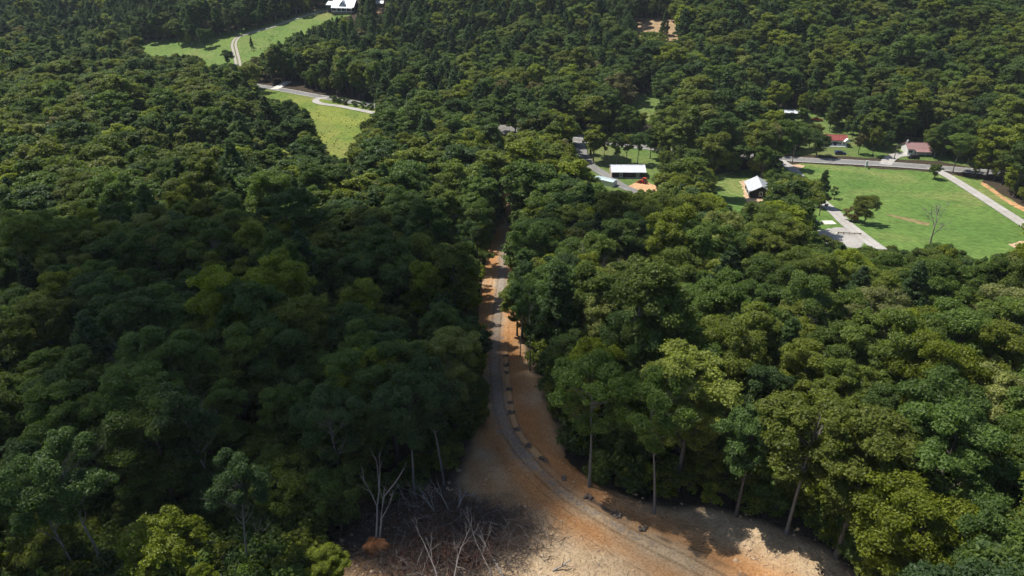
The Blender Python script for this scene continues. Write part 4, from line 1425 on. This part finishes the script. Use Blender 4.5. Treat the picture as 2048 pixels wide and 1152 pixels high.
MB().box(-8.2, 8.2, -8.18, -8.1, 0.8, 0.95).build('porch_rail', M_TRIM, hh)
for x in (-5.5, -2, 2, 5.5):
    window(hh, 'window', x, 2.0, 1.2, 1.5, -5.25)

sh = house('hilltop_shed', 'small pale roofed shed among the trees right of the hilltop house', 'shed', at_px(761, 13), R(-8), 6.0, 5.0, 2.6, 1.8, M_WHITEROOF, M_WOOD, 0.3)
door(sh, 0, -2.5)

rh = house('red_roof_house', 'white house with red roof and dark shutters above the roadside yard', 'house', at_px(1665, 288), R(-4), 10.6, 6.6, 2.7, 1.6, M_REDROOF, M_WHITEWALL, 0.35)
for x, sh_ in ((-3.9, False), (-1.6, True), (1.6, True), (3.9, False)):
    window(rh, 'window', x, 1.55, 0.8, 1.2, -3.3, shutters=sh_)
door(rh, 0, -3.3, mat=M_SHUTTER)
MB().add([(3.2, -5.2, 2.5), (6.2, -5.2, 2.5), (4.7, -5.2, 3.9), (3.2, -3.32, 2.5), (6.2, -3.32, 2.5), (4.7, -3.32, 3.9)], [(0, 1, 2), (0, 2, 5, 3), (2, 1, 4, 5)]).build('porch_gable', M_WHITEWALL, rh)
MB().box(-5.2, 5.2, -4.9, -3.36, -0.5, 0.35).build('porch_deck', M_TRIM, rh)

ph = house('faded_roof_house', 'white house with faded red roof behind the dark sedan', 'house', at_px(1832, 305), R(-5), 10.5, 7.4, 2.6, 1.8, M_PINKROOF, M_WHITEWALL, 0.4)
window(ph, 'window', -4.0, 1.5, 1.5, 1.1, -3.7)
door(ph, -1.6, -3.7, mat=M_SHUTTER)
MB().slab([(-2.6, -6.2, 2.1), (5.6, -6.2, 2.1), (5.6, -3.6, 2.75), (-2.6, -3.6, 2.75)], 0.14).build('porch_roof', M_PINKROOF, ph)
for x in (-2.3, 1.5, 5.3):
    MB().box(x - 0.08, x + 0.08, -6.0, -5.84, -0.3, 1.96).build('porch_post', M_TRIM, ph)
MB().box(-5.0, -4.4, -0.3, 0.3, 3.6, 5.6).build('chimney', M_WHITEWALL, ph)

ws = house('shed', 'shed with long white roof half hidden above the red pickup', 'shed', at_px(1590, 234), R(-12), 11.0, 5.0, 2.4, 0.9, M_WHITEROOF, M_DARKWALL, 0.3)
door(ws, 2.0, -2.5)

# ------------------------------------------------------------------ vehicles (local x forward)
def vehicle(name, label, cat, loc, rz, paint, kind):
    o = thing(name, label, cat, loc, rz)
    if kind == 'pickup':
        body = [(-2.7, 0.45), (2.65, 0.45), (2.75, 0.75), (2.65, 1.05), (1.35, 1.15), (0.75, 1.82), (-0.55, 1.86), (-0.72, 1.15), (-2.7, 1.12)]
        glass = [(1.2, 1.2), (0.72, 1.74), (-0.48, 1.77), (-0.58, 1.2)]
    elif kind == 'suv':
        body = [(-2.3, 0.4), (2.3, 0.4), (2.38, 0.75), (2.2, 1.0), (1.2, 1.1), (0.5, 1.72), (-1.9, 1.74), (-2.35, 1.1)]
        glass = [(1.05, 1.14), (0.47, 1.63), (-1.82, 1.65), (-2.15, 1.14)]
    else:
        body = [(-2.3, 0.35), (2.3, 0.35), (2.36, 0.62), (2.1, 0.85), (1.0, 0.95), (0.35, 1.42), (-1.05, 1.42), (-1.75, 0.98), (-2.3, 0.92)]
        glass = [(0.88, 0.99), (0.32, 1.34), (-1.0, 1.34), (-1.55, 1.0)]
    m = MB().prism(body, -0.88, 0.88)
    b = m.build('body', paint, o)
    for s in (-1, 1):
        pr = [(x, z) for x, z in glass]
        MB().prism(pr, s * 0.885, s * 0.895).build('side_window', M_GLASS, b)
    f0, f1 = glass[0], glass[1]
    bd = body[4 if kind != 'pickup' else 4], body[5]
    MB().add([(bd[0][0] + 0.01, -0.72, bd[0][1] + 0.03), (bd[0][0] + 0.01, 0.72, bd[0][1] + 0.03), (bd[1][0] + 0.02, 0.66, bd[1][1] - 0.03), (bd[1][0] + 0.02, -0.66, bd[1][1] - 0.03),
              (bd[0][0] - 0.05, -0.72, bd[0][1]), (bd[0][0] - 0.05, 0.72, bd[0][1]), (bd[1][0] - 0.05, 0.66, bd[1][1] - 0.08), (bd[1][0] - 0.05, -0.66, bd[1][1] - 0.08)],
             [(0, 1, 2, 3), (0, 4, 5, 1), (1, 5, 6, 2), (2, 6, 7, 3), (3, 7, 4, 0)]).build('windscreen', M_GLASS, b)
    if kind == 'pickup':
        MB().box(-2.6, -0.8, -0.74, 0.74, 1.123, 1.15).build('bed', M_TYRE, b)
    fx = 1.62 if kind == 'pickup' else 1.42
    for x in (-fx, fx):
        for s in (-1, 1):
            w = MB().disc((x, s * 0.80, 0.36), 0.36, 0.24, 1).build('wheel', M_TYRE, o)
            MB().disc((x, s * 0.925, 0.36), 0.20, 0.02, 1).build('rim', M_STEEL, w)
    for s in (-1, 1):
        xh = max(p[0] for p in body)
        MB().box(xh - 0.12, xh + 0.02, s * 0.62 - 0.16, s * 0.62 + 0.16, 0.72, 0.86).build('headlight', M_TRIM, o)
    return o


P_RED = simple('red_paint', (0.42, 0.045, 0.030), 0.35, 0.5, 0.12, 1.0)
P_BLUE = simple('dark_blue_paint', (0.035, 0.05, 0.10), 0.3, 0.5, 0.1, 1.0)
P_BLACK = simple('black_paint', (0.02, 0.021, 0.024), 0.3, 0.5, 0.1, 1.0)
vehicle('pickup_truck', 'red pickup truck parked on grass beside the white shed', 'truck', at_px(1633, 242), R(165), P_RED, 'pickup')
vehicle('parked_car', 'dark blue car parked on the grass below the red roof house', 'car', at_px(1680, 309), R(-6), P_BLUE, 'suv')
vehicle('parked_car', 'black car parked in front of the faded roof house', 'car', at_px(1826, 317), R(172), P_BLACK, 'suv')

# red loader on the clay pad
tr_ = thing('loader', 'small red loader standing on the orange clay pad', 'loader', at_px(1286, 367), R(150))
MB().prism([(-1.6, 0.55), (1.2, 0.55), (1.5, 0.9), (1.3, 1.35), (-0.2, 1.45), (-1.6, 1.3)], -0.6, 0.6).build('body', P_RED, tr_)
cb = MB().prism([(-1.2, 1.3), (0.1, 1.4), (-0.05, 2.35), (-1.15, 2.35)], -0.5, 0.5).build('cab', M_GLASS, tr_)
MB().box(-1.35, 0.15, -0.6, 0.6, 2.353, 2.45).build('cab_roof', P_RED, cb)
for x, r in ((-1.0, 0.62), (1.0, 0.45)):
    for s in (-1, 1):
        w = MB().disc((x, s * 0.85, r), r, 0.38, 1, 16).build('wheel', M_TYRE, tr_)
        MB().disc((x, s * 1.05, r), r * 0.5, 0.02, 1).build('rim', P_RED, w)
for s in (-1, 1):
    MB().tube([(-0.6, s * 0.68, 1.55), (0.9, s * 0.68, 1.5), (2.1, s * 0.68, 0.55)], [0.1, 0.1, 0.08], 5).build('lift_arm', P_RED, tr_)
MB().prism([(2.0, 0.15), (2.7, 0.10), (2.75, 0.2), (2.15, 0.28), (2.1, 0.85), (2.0, 0.85)], -0.95, 0.95).build('bucket', P_RED, tr_)

# ------------------------------------------------------------------ street furniture
def pole(label, px, py, h, arm=True):
    o = thing('utility_pole', label, 'pole', at_px(px, py))
    MB().tube([(0, 0, -0.6), (0, 0, h * 0.5), (0.03, 0, h)], [0.17, 0.15, 0.11], 8).build('post', M_WOOD, o)
    if arm:
        MB().box(-1.1, 1.1, -0.20, -0.10, h - 0.75, h - 0.60).build('crossarm', M_WOOD, o)
        for x in (-0.95, 0.0, 0.95):
            MB().tube([(x, -0.15, h - 0.60), (x, -0.15, h - 0.38)], [0.05, 0.035], 6).build('insulator', M_STEEL, o)
    MB().tube([(0.3, -0.05, h * 0.72), (0.3, -0.05, h * 0.72 + 0.8)], [0.18, 0.18], 8).build('transformer', M_STEEL, o)


pole('wooden utility pole at the road junction with a pale fitting', 1584, 327, 8.5)
pole('utility pole beside the drive of the faded roof house', 1788, 318, 7.0)
pole('utility pole beside the white concrete drive', 545, 176, 9.0)
pole('thin utility pole on the grass between olive tree and gravel lane', 1638, 432, 8.0, False)
pole('utility pole beside the paved road near the shrub row', 754, 205, 8.0, False)

sg = thing('sign_pillar', 'white upright sign pillar in the meadow beside the road', 'sign', at_px(1732, 334))
MB().box(-0.45, 0.45, -0.18, 0.18, -0.3, 2.6).build('panel', M_TRIM, sg)
MB().box(-0.6, 0.6, -0.3, 0.3, -0.3, 0.35).build('plinth', M_STONE, sg)
MB().box(-0.52, 0.52, -0.24, 0.24, 2.603, 2.72).build('cap', M_TRIM, sg)
x, y = spot(1738, 338)
put_tree(SHRUBS[1], x, y, 0.8, 0, DK, 'shrub', 'tiny dark shrub at the foot of the sign pillar', 'shrub')
for px, lab in ((1627, 'pale concrete slab half hidden under the olive tree'), (1657, 'pale concrete slab lying on grass beside the gravel lane')):
    o = thing('concrete_slab', lab, 'slab', at_px(px, 447), R(4))
    MB().slab([(-1.95, -1.6, 0.42), (1.95, -1.6, 0.42), (1.95, 1.6, 0.42), (-1.95, 1.6, 0.42)], 0.25).build('slab_top', M_CONCRETE, o)
    MB().box(-1.7, 1.7, -1.35, 1.35, -0.3, 0.168).build('base', M_STONE, o)
gr = thing('guard_rail', 'low dark rail along the near edge of the gravel yard', 'rail', at_px(1698, 470), R(-8))
MB().box(-3.6, 3.6, -0.06, 0.06, 0.55, 0.80).build('rail', M_WOOD, gr)
for x in np.linspace(-3.3, 3.3, 5):
    MB().box(x - 0.09, x + 0.09, -0.05 + 0.115, 0.25, -0.3, 0.85).build('post', M_WOOD, gr)
MB().box(-3.6, 3.6, 0.5, 1.3, 0.0, 0.25).build('kerb_block', M_CONCRETE, gr)

# ------------------------------------------------------------------ the ditch beside the new road
rng = np.random.default_rng(41)
NSEG = 13
CUT = np.linspace(0, cum[-1], NSEG + 1) + np.concatenate([[0], rng.uniform(-1.3, 1.3, NSEG - 1), [0]])
for k in range(NSEG):
    s0, s1 = CUT[k], CUT[k + 1]
    ss = np.arange(s0 + 0.35, s1 - 0.35, 0.5)
    if k < 9:
        path = np.array([along(s) for s in ss])
        wd = 0.85 if k > 1 else 0.6
        d_ = np.gradient(path, axis=0)
        d_ /= np.linalg.norm(d_, axis=1, keepdims=True)
        nr = np.stack([d_[:, 1], -d_[:, 0]], -1)
        uu = np.linspace(-1, 1, 7)
        XY = path[:, None] + nr[:, None] * (uu[None, :, None] * wd / 2)
        Z = terrain(XY[..., 0], XY[..., 1]) + 0.36 - 0.12 * (1 - uu[None] ** 2) + rng.normal(0, 0.012, XY.shape[:2])
        v = np.concatenate([XY, Z[..., None]], -1)
        low = v.copy()
        low[..., 2] -= 0.35
        n = v.shape[0] * 7
        i0 = np.arange((v.shape[0] - 1) * 7).reshape(-1, 7)[:, :-1].ravel()
        q1 = np.stack([i0, i0 + 1, i0 + 8, i0 + 7], -1)
        rim = [(a, a + 7, a + 7 + n, a + n) for a in range(0, n - 7, 7)] + [(a, a + n, a + 7 + n, a + 7) for a in range(6, n - 7, 7)] + [(a, a + 1, a + 1 + n, a + n) for a in range(6)] + [(n - 7 + a, a + n - 7 + n, n - 6 + a + n, n - 6 + a) for a in range(6)]
        q = np.concatenate([q1, np.array(rim)])
        me_ = mesh_quads('ditch_mat', np.concatenate([v.reshape(-1, 3), low.reshape(-1, 3)]), q, [M_MAT])
        tag(link('ditch_mat', me_), '%s tan fibre mat strip in the ditch, counted down the road' % ORD[k], 'mat', 'ditch mats')
    c = along(s1)
    o = thing('stone_check', '%s dark stone check in the ditch, counted down the road' % ORD[k], 'stones', (c[0], c[1], tz(*c) + 0.15), 0, 'stone checks in the ditch')
    for j in range(9):
        a, r_ = rng.uniform(0, 6.28), rng.uniform(0, 0.55)
        p = np.array([math.cos(a) * r_, math.sin(a) * r_, 0.1 + rng.uniform(0, 0.25)])
        sz = rng.uniform(0.18, 0.34)
        mm = MB()
        ico = [(0, 0, 1), (0.9, 0, 0.45), (0.28, 0.85, 0.45), (-0.72, 0.53, 0.45), (-0.72, -0.53, 0.45), (0.28, -0.85, 0.45), (0.72, 0.53, -0.45), (-0.28, 0.85, -0.45), (-0.9, 0, -0.45), (-0.28, -0.85, -0.45), (0.72, -0.53, -0.45), (0, 0, -1)]
        pv = [tuple(p + np.array(w) * sz * rng.uniform(0.75, 1.15) * np.array([1, 1, 0.75])) for w in ico]
        mm.add(pv, [(0, 1, 2), (0, 2, 3), (0, 3, 4), (0, 4, 5), (0, 5, 1), (1, 6, 2), (2, 7, 3), (3, 8, 4), (4, 9, 5), (5, 10, 1), (6, 7, 2), (7, 8, 3), (8, 9, 4), (9, 10, 5), (10, 6, 1), (11, 7, 6), (11, 8, 7), (11, 9, 8), (11, 10, 9), (11, 6, 10)])
        mm.build('stone', M_STONE, o)

# ------------------------------------------------------------------ brush pile and felled trees
M_BRUSH = bark_material('brushwood', (0.12, 0.088, 0.070))
M_DEADLEAF = simple('dead_leaf', (0.12, 0.048, 0.030), 0.9, 0.1, 0.5, 2.0)


def ground_z(x, y):
    return tz(x, y) + 0.1 + float(relief(np.array([x]), np.array([y]))[0])


FELLED = [
    # px, py of the butt, direction (x, y, z), length, radius, label
    (882, 1052, (-0.45, 0.45, 0.65), 4.2, 0.11, 'forked pale felled tree leaning up at the back of the brush pile'),
    (905, 1046, (-0.30, 0.45, 0.7), 4.0, 0.10, 'second pale forked stem at the back of the brush pile'),
    (912, 1036, (0.30, 0.35, 0.75), 3.4, 0.17, 'thick grey stub leaning against the back of the brush pile'),
    (880, 1175, (-0.25, 0.62, 0.52), 4.8, 0.11, 'pale branching tree crown at the front of the brush pile'),
    (905, 1180, (0.20, 0.66, 0.52), 4.6, 0.10, 'pale twin stemmed crown right of the front brush'),
    (1010, 1165, (-0.52, 0.80, 0.16), 6.5, 0.17, 'long felled log lying diagonally through the brush pile'),
    (985, 1160, (-0.30, 0.75, 0.35), 5.0, 0.10, 'thin felled pole beside the diagonal log'),
    (950, 1052, (-0.9, 0.12, 0.12), 6.5, 0.10, 'felled sapling stretched across the back of the brush'),
    (1030, 1085, (-0.9, -0.2, 0.10), 4.0, 0.08, 'broken pale pole at the brush pile\'s right side'),
    (1060, 1075, (-0.8, -0.55, 0.15), 3.5, 0.07, 'thin bleached pole pointing out of the brush pile'),
    (365, 1105, (0.95, 0.14, 0.03), 9.5, 0.14, 'fallen log lying across the shaded forest edge'),
    (372, 1118, (0.96, -0.05, 0.04), 9.0, 0.12, 'second fallen log just below the first at the forest edge'),
    (1105, 1150, (0.75, 0.35, 0.15), 2.6, 0.14, 'short broken stump piece lying on the pale soil'),
]
for k, (px, py, d_, L_, r_, lab) in enumerate(FELLED):
    x, y = spot(px, py)
    bare_tree('felled_tree', lab, 'felled tree', (x, y, ground_z(x, y) + 0.15), d_, L_, r_, 300 + k, M_DEAD, depth=3 if L_ > 3 else 1, group='felled trees of the brush pile', spread=0.42)

rb = at_px(755, 1108)
root = thing('root_ball', 'upturned orange root ball with two grey stems at the brush pile', 'root ball', (rb[0], rb[1], rb[2]))
th_, ph_ = np.meshgrid(np.linspace(0, 2 * math.pi, 32, endpoint=False), np.linspace(0.02, math.pi - 0.02, 18))
rr = 1.45 * (1 + 0.13 * np.sin(3 * th_ + 2 * ph_) * np.sin(2 * ph_) + 0.10 * np.sin(7 * th_ - 3 * ph_) + 0.05 * np.random.default_rng(6).normal(size=th_.shape))
v = np.stack([rr * np.sin(ph_) * np.cos(th_) * 1.1, rr * np.sin(ph_) * np.sin(th_) * 0.75, 1.05 + rr * np.cos(ph_) * 0.9], -1).reshape(-1, 3)
i0 = np.arange(17 * 32).reshape(17, 32)
q = np.stack([i0, np.roll(i0, -1, 1), np.roll(i0, -1, 1) + 32, i0 + 32], -1).reshape(-1, 4)
link('soil', mesh_quads('soil', v, q, [M_ROOTSOIL], smooth=True), root)
rg2 = np.random.default_rng(12)
for k in range(10):
    a = rg2.uniform(0, 6.28)
    s0 = np.array([math.cos(a) * 1.2, -0.6, 1.1 + math.sin(a) * 1.0])
    e0 = s0 + np.array([math.cos(a) * 0.9, -0.6, math.sin(a) * 0.7]) * rg2.uniform(0.6, 1.2)
    MB().tube([s0 * 0.7 + np.array([0, 0, 0.3]), s0, e0], [0.09, 0.06, 0.015], 5).build('root', M_TWIG, root)
for d_, L_, s_ in (((0.06, 0.55, 0.85), 7.5, 5), ((0.22, 0.5, 0.85), 6.2, 8)):
    segs = []
    branch_skeleton(np.random.default_rng(s_), (0.1 * s_ - 0.6, 0.3, 1.3), d_, L_, 0.16, 2, segs, 0.35, (1, 3), 0.06)
    vv, qq = join_np([tube_np(p, r, 6) for p, r in segs])
    link('stem', mesh_quads('stem', vv, qq, [M_DEAD], smooth=True), root)


def spots(px, py):
    px, py = np.asarray(px, float), np.asarray(py, float)
    d = FWD[None] + np.stack([(px - 1024) / F, 0 * px, 0 * px], -1) + UPV[None] * ((576 - py) / F)[:, None]
    a, b = np.full(len(px), 20.0), np.full(len(px), 400.0)
    for _ in range(20):
        m = (a + b) / 2
        up = CAM_Z + d[:, 2] * m - terrain(d[:, 0] * m, d[:, 1] * m) > 0
        a, b = np.where(up, m, a), np.where(up, b, m)
    return d[:, 0] * b, d[:, 1] * b


def pool(n, draw, test, seed):
    r = np.random.default_rng(seed)
    px, py, ex = draw(r, n)
    x, y = spots(px, py)
    z = terrain(x, y) + 0.1 + relief(x, y) + ex
    k = test(x, y)
    return np.stack([x, y, z], -1)[k]


def draw_brush(r, n):
    u, w = r.normal(0, 0.42, (2, n))
    q_ = u * u + w * w
    k = q_ < 1
    u, w, q_ = u[k], w[k], q_[k]
    return 890 + u * 235, 1085 + w * 95, 1.5 * (1 - q_) * r.random(len(u))


BRUSH_POOL = pool(9000, draw_brush, lambda x, y: x < 1e9, 1)
CLEAR_POOL = pool(9000, lambda r, n: (r.uniform(560, 1700, n), r.uniform(930, 1190, n), np.zeros(n)), lambda x, y: inpoly(x, y, CLEAR) & (polydist(x, y, RL, False) > 2.5), 2)


def in_brush(r):
    return BRUSH_POOL[r.integers(len(BRUSH_POOL))]


def in_clear(r):
    return CLEAR_POOL[r.integers(len(CLEAR_POOL))]


def sticks(name, n, where, length, radius, lift, mat, label, seed, tilt=0.25, cat='branches'):
    r = np.random.default_rng(seed)
    parts = []
    for k in range(n):
        x, y, z = where(r)
        a = r.uniform(0, 6.283)
        L = r.uniform(*length)
        el = r.normal(0, tilt)
        d = np.array([math.cos(a) * math.cos(el), math.sin(a) * math.cos(el), abs(math.sin(el))]) * L / 2
        c = np.array([x, y, z + lift * r.random()])
        b = r.normal(0, 0.06 * L, 3)
        b[2] = abs(b[2]) * 0.5
        rd = r.uniform(*radius)
        parts.append(tube_np([c - d, c + b, c + d], [rd, rd * 0.8, rd * 0.35], 4))
    v_, q_ = join_np(parts)
    return tag(link(name, mesh_quads(name, v_, q_, [mat])), label, cat, kind='stuff')


sticks('brush_tangle', 4200, in_brush, (0.6, 3.0), (0.015, 0.05), 0.5, M_BRUSH, 'tangled heap of brown brushwood beside the bend', 61, 0.4)
sticks('bleached_branches', 460, in_brush, (0.8, 3.2), (0.018, 0.05), 0.5, M_DEAD, 'pale bleached branches strewn through the brush heap', 62, 0.35)
r_ = np.random.default_rng(71)
pts = np.array([in_brush(r_) for _ in range(1300)])
cen = np.repeat(pts, 9, axis=0) + r_.normal(0, 0.28, (11700, 3)) * np.array([1, 1, 0.6]) + np.array([0, 0, 0.25])
nr = r_.normal(size=cen.shape) + np.array([0, 0, 1.0])
nr /= np.linalg.norm(nr, axis=1, keepdims=True)
pxs = proj(cen[:, 0], cen[:, 1], cen[:, 2])[0]
sel = (pxs < 985) & (pxs > 770)
v, q = leaf_faces(cen[sel], nr[sel], r_.uniform(0.12, 0.26, sel.sum()), r_)
tag(link('dead_leaves', mesh_quads('dead_leaves', v, q, [M_DEADLEAF])), 'dark red brown dead leaves on the brush heap', 'leaves', kind='stuff')


r_ = np.random.default_rng(17)
fx_, fy_ = spots(r_.uniform(420, 800, 900), r_.uniform(1015, 1170, 900))
FLOOR_POOL = np.stack([fx_, fy_, terrain(fx_, fy_) + 0.1], -1)
sticks('forest_edge_branches', 520, lambda r: FLOOR_POOL[r.integers(900)], (0.8, 3.4), (0.014, 0.045), 0.5, M_TWIG, 'dead branches strewn under the forest edge left of the brush', 67, 0.3)
sticks('wood_debris', 420, in_clear, (0.25, 1.5), (0.012, 0.035), 0.05, M_TWIG, 'scattered twigs and wood scraps on the bare soil', 63, 0.08)
sticks('pale_wood_debris', 160, in_clear, (0.2, 1.1), (0.012, 0.03), 0.05, M_DEAD, 'pale wood splinters scattered on the bare soil', 64, 0.08)
parts = []
r_ = np.random.default_rng(66)
for k in range(420):
    x, y, z = in_clear(r_)
    sz = r_.uniform(0.06, 0.22) * (1.8 if r_.random() < 0.06 else 1)
    base = np.array([[-1, -1, -.5], [1, -1, -.5], [1, 1, -.5], [-1, 1, -.5], [-.6, -.6, .6], [.6, -.6, .6], [.6, .6, .6], [-.6, .6, .6]]) * r_.uniform(0.7, 1.2, (8, 3)) * sz
    a = r_.uniform(0, 6.28)
    rot = np.array([[math.cos(a), -math.sin(a), 0], [math.sin(a), math.cos(a), 0], [0, 0, 1]])
    parts.append((base @ rot.T + np.array([x, y, z]), np.array([(0, 3, 2, 1), (4, 5, 6, 7), (0, 1, 5, 4), (1, 2, 6, 5), (2, 3, 7, 6), (3, 0, 4, 7)])))
v, q = join_np(parts)
tag(link('soil_clods', mesh_quads('soil_clods', v, q, [M_SAND])), 'small clods of earth scattered over the bare soil', 'clods', kind='stuff')

# ------------------------------------------------------------------ undergrowth at the forest edge
def scatter(name, P, tints, heights, models, label, cat):
    col_ = bpy.data.collections.new(name + '_models')
    for k, m in enumerate(models):
        col_.objects.link(bpy.data.objects.new('%s_model_%02d' % (name, k), joined_mesh(m, 0.9, fr_rng, 1.0)))
    r = np.random.default_rng(9)
    me_ = bpy.data.meshes.new(name)
    me_.vertices.add(len(P))
    me_.vertices.foreach_set('co', np.asarray(P, np.float32).ravel())
    n_ = len(P)
    mi = r.integers(0, len(models), n_)
    hs = heights / np.array([m.H for m in models])[mi]
    for nm, ty, arr, key in [('tint', 'FLOAT', tints, 'value'), ('model', 'INT', mi, 'value'),
                             ('turn', 'FLOAT_VECTOR', np.stack([np.zeros(n_), np.zeros(n_), r.uniform(0, 6.28, n_)], -1), 'vector'), ('grow', 'FLOAT_VECTOR', np.stack([hs, hs, hs], -1), 'vector')]:
        a = me_.attributes.new(nm, ty, 'POINT')
        a.data.foreach_set(key, arr.astype(np.int32 if ty == 'INT' else np.float32).ravel())
    me_.update()
    o = tag(link(name, me_), label, cat, kind='stuff')
    g2 = ng.copy()
    for nd in g2.nodes:
        if nd.bl_idname == 'GeometryNodeCollectionInfo':
            nd.inputs['Collection'].default_value = col_
    o.modifiers.new('scatter', 'NODES').node_group = g2
    return o


r_ = np.random.default_rng(90)
ux, uy = r_.uniform(-75, 95, 15000), r_.uniform(45, 240, 15000)
ins = inpoly(ux, uy, CLEAR)
ed = polydist(ux, uy, CLEAR)
w_ = np.exp(-ed / 6.0)
sel = (~ins) & (ed > 0.6) & (r_.random(15000) < w_ * 0.75)
for poly in KEEP[-1:]:
    a, b, _ = proj(ux, uy, terrain(ux, uy) + 3.0)
    sel &= ~inpoly(a, b, poly)
P = np.stack([ux[sel], uy[sel], terrain(ux[sel], uy[sel])], -1)
ex, ey = spots(r_.uniform(-60, 640, 420), r_.uniform(1035, 1290, 420))
k_ = ~inpoly(ex, ey, CLEAR)
P = np.concatenate([P, np.stack([ex[k_], ey[k_], terrain(ex[k_], ey[k_])], -1)])
scatter('undergrowth', P, np.clip(r_.normal(0.34, 0.14, len(P)) + 0.14 * (P[:, 0] > 8), 0.1, 0.66), r_.uniform(1.0, 5.5, len(P)), [SAPLING] + SHRUBS, 'leafy undergrowth and saplings along the forest edge', 'undergrowth')  # lit look of the right-hand plants is put into brighter leaf tints
for px, py, h, lab in ((1300, 985, 5.0, 'bright yellow green sapling against the dark trunks by the ditch'), (1335, 1000, 4.5, 'yellow green sapling right of the bright one by the ditch'), (1255, 975, 3.6, 'low yellow green bush left of the bright sapling'),
                       (1420, 1015, 4.5, 'yellow green sapling at the pale soil edge'), (1690, 1120, 4.0, 'low green bush at the foot of the corner tree'), (430, 1075, 5.5, 'shaded sapling with drooping top beside the fallen logs')):
    x, y = spot(px, py)
    put_tree(SAPLING, x, y, h, px, YG if px > 1000 and px != 1690 else MG, 'sapling', lab, 'sapling', 'saplings at the clearing edge')


# ------------------------------------------------------------------ lower storey of the wood
r_ = np.random.default_rng(123)
gx, gy = [], []
for y0_, y1_, st in ((40, 200, 6.4), (200, 330, 6.4), (330, 700, 8.0)):
    for yy in np.arange(y0_, y1_, st):
        for xx in np.arange(-0.8 * yy - 40, 0.8 * yy + 40, st):
            gx.append(xx + r_.uniform(-.42, .42) * st)
            gy.append(yy + r_.uniform(-.42, .42) * st)
gx, gy = np.array(gx), np.array(gy)
hh_ = r_.uniform(5.5, 11.0, len(gx)) + 3.0 * (gy > 330)
keep = ~inpoly(gx, gy, CLEAR) & (polydist(gx, gy, CLEAR) > 1.5)
qx_, qy_, _ = proj(gx, gy, terrain(gx, gy))
keep &= ~((qy_ > 1110) & (qx_ > 130) & (qx_ < 900))
for poly in KEEP:
    for sx, sy, sd in crown_samples(gx, gy, hh_, hh_ * 0.36):
        keep &= ~inpoly(sx, sy, poly)
for p_ in ([tuple(p) for p in MAIN[::3]],):
    keep &= polydist(gx, gy, p_, False) > 6
P = np.stack([gx[keep], gy[keep], terrain(gx[keep], gy[keep])], -1)
scatter('understory', P, np.clip(r_.normal(0.33, 0.13, len(P)), 0.1, 0.62), hh_[keep], [ROUND, OAKS[6]], 'young trees and bushes filling the gaps beneath the tall crowns', 'undergrowth')

# ------------------------------------------------------------------ weeds of the rough fields
def weeds(name, poly_px, n, seed, label, tint0):
    r = np.random.default_rng(seed)
    PLY = W(poly_px)
    A_ = np.array(PLY)
    x = r.uniform(A_[:, 0].min(), A_[:, 0].max(), n * 6)
    y = r.uniform(A_[:, 1].min(), A_[:, 1].max(), n * 6)
    k = inpoly(x, y, PLY) & (lump(x, y, 0.09, seed) + r.normal(0, 0.5, n * 6) > 0.5)
    x, y = x[k][:n], y[k][:n]
    scatter(name, np.stack([x, y, terrain(x, y) + 0.05], -1), np.clip(r.normal(tint0, 0.08, len(x)), 0.1, 0.7), r.uniform(0.25, 0.6, len(x)), SHRUBS, label, 'weeds')


weeds('field_weeds', [(625, 218), (735, 228), (700, 320), (650, 305), (630, 262)], 90, 5, 'tufts of tall weeds dotting the rough field', 0.60)
weeds('hayfield_weeds', [(485, 88), (545, 72), (590, 60), (560, 78), (530, 98), (490, 108)], 160, 6, 'dark weedy band across the hayfield right of the track', 0.30)

# ------------------------------------------------------------------ summer haze over the valley
t = NT('haze_air')
t.t.nodes.remove(t.b)
pv = t.n('ShaderNodeVolumePrincipled')
pv.inputs['Color'].default_value = (0.82, 0.91, 1.0, 1)
pv.inputs['Density'].default_value = 0.00006
t.l(pv.outputs[0], t.t.nodes['Material Output'].inputs['Volume'])
zlo = min(v_.co.z for v_ in GROUND.data.vertices) - 1.0
zhi = max(v_.co.z for v_ in GROUND.data.vertices) + 30
tag(MB().box(-1520, 1520, -140, 2220, zlo, zhi).build('haze', t.m), 'thin summer haze filling the valley air', 'haze', kind='stuff')
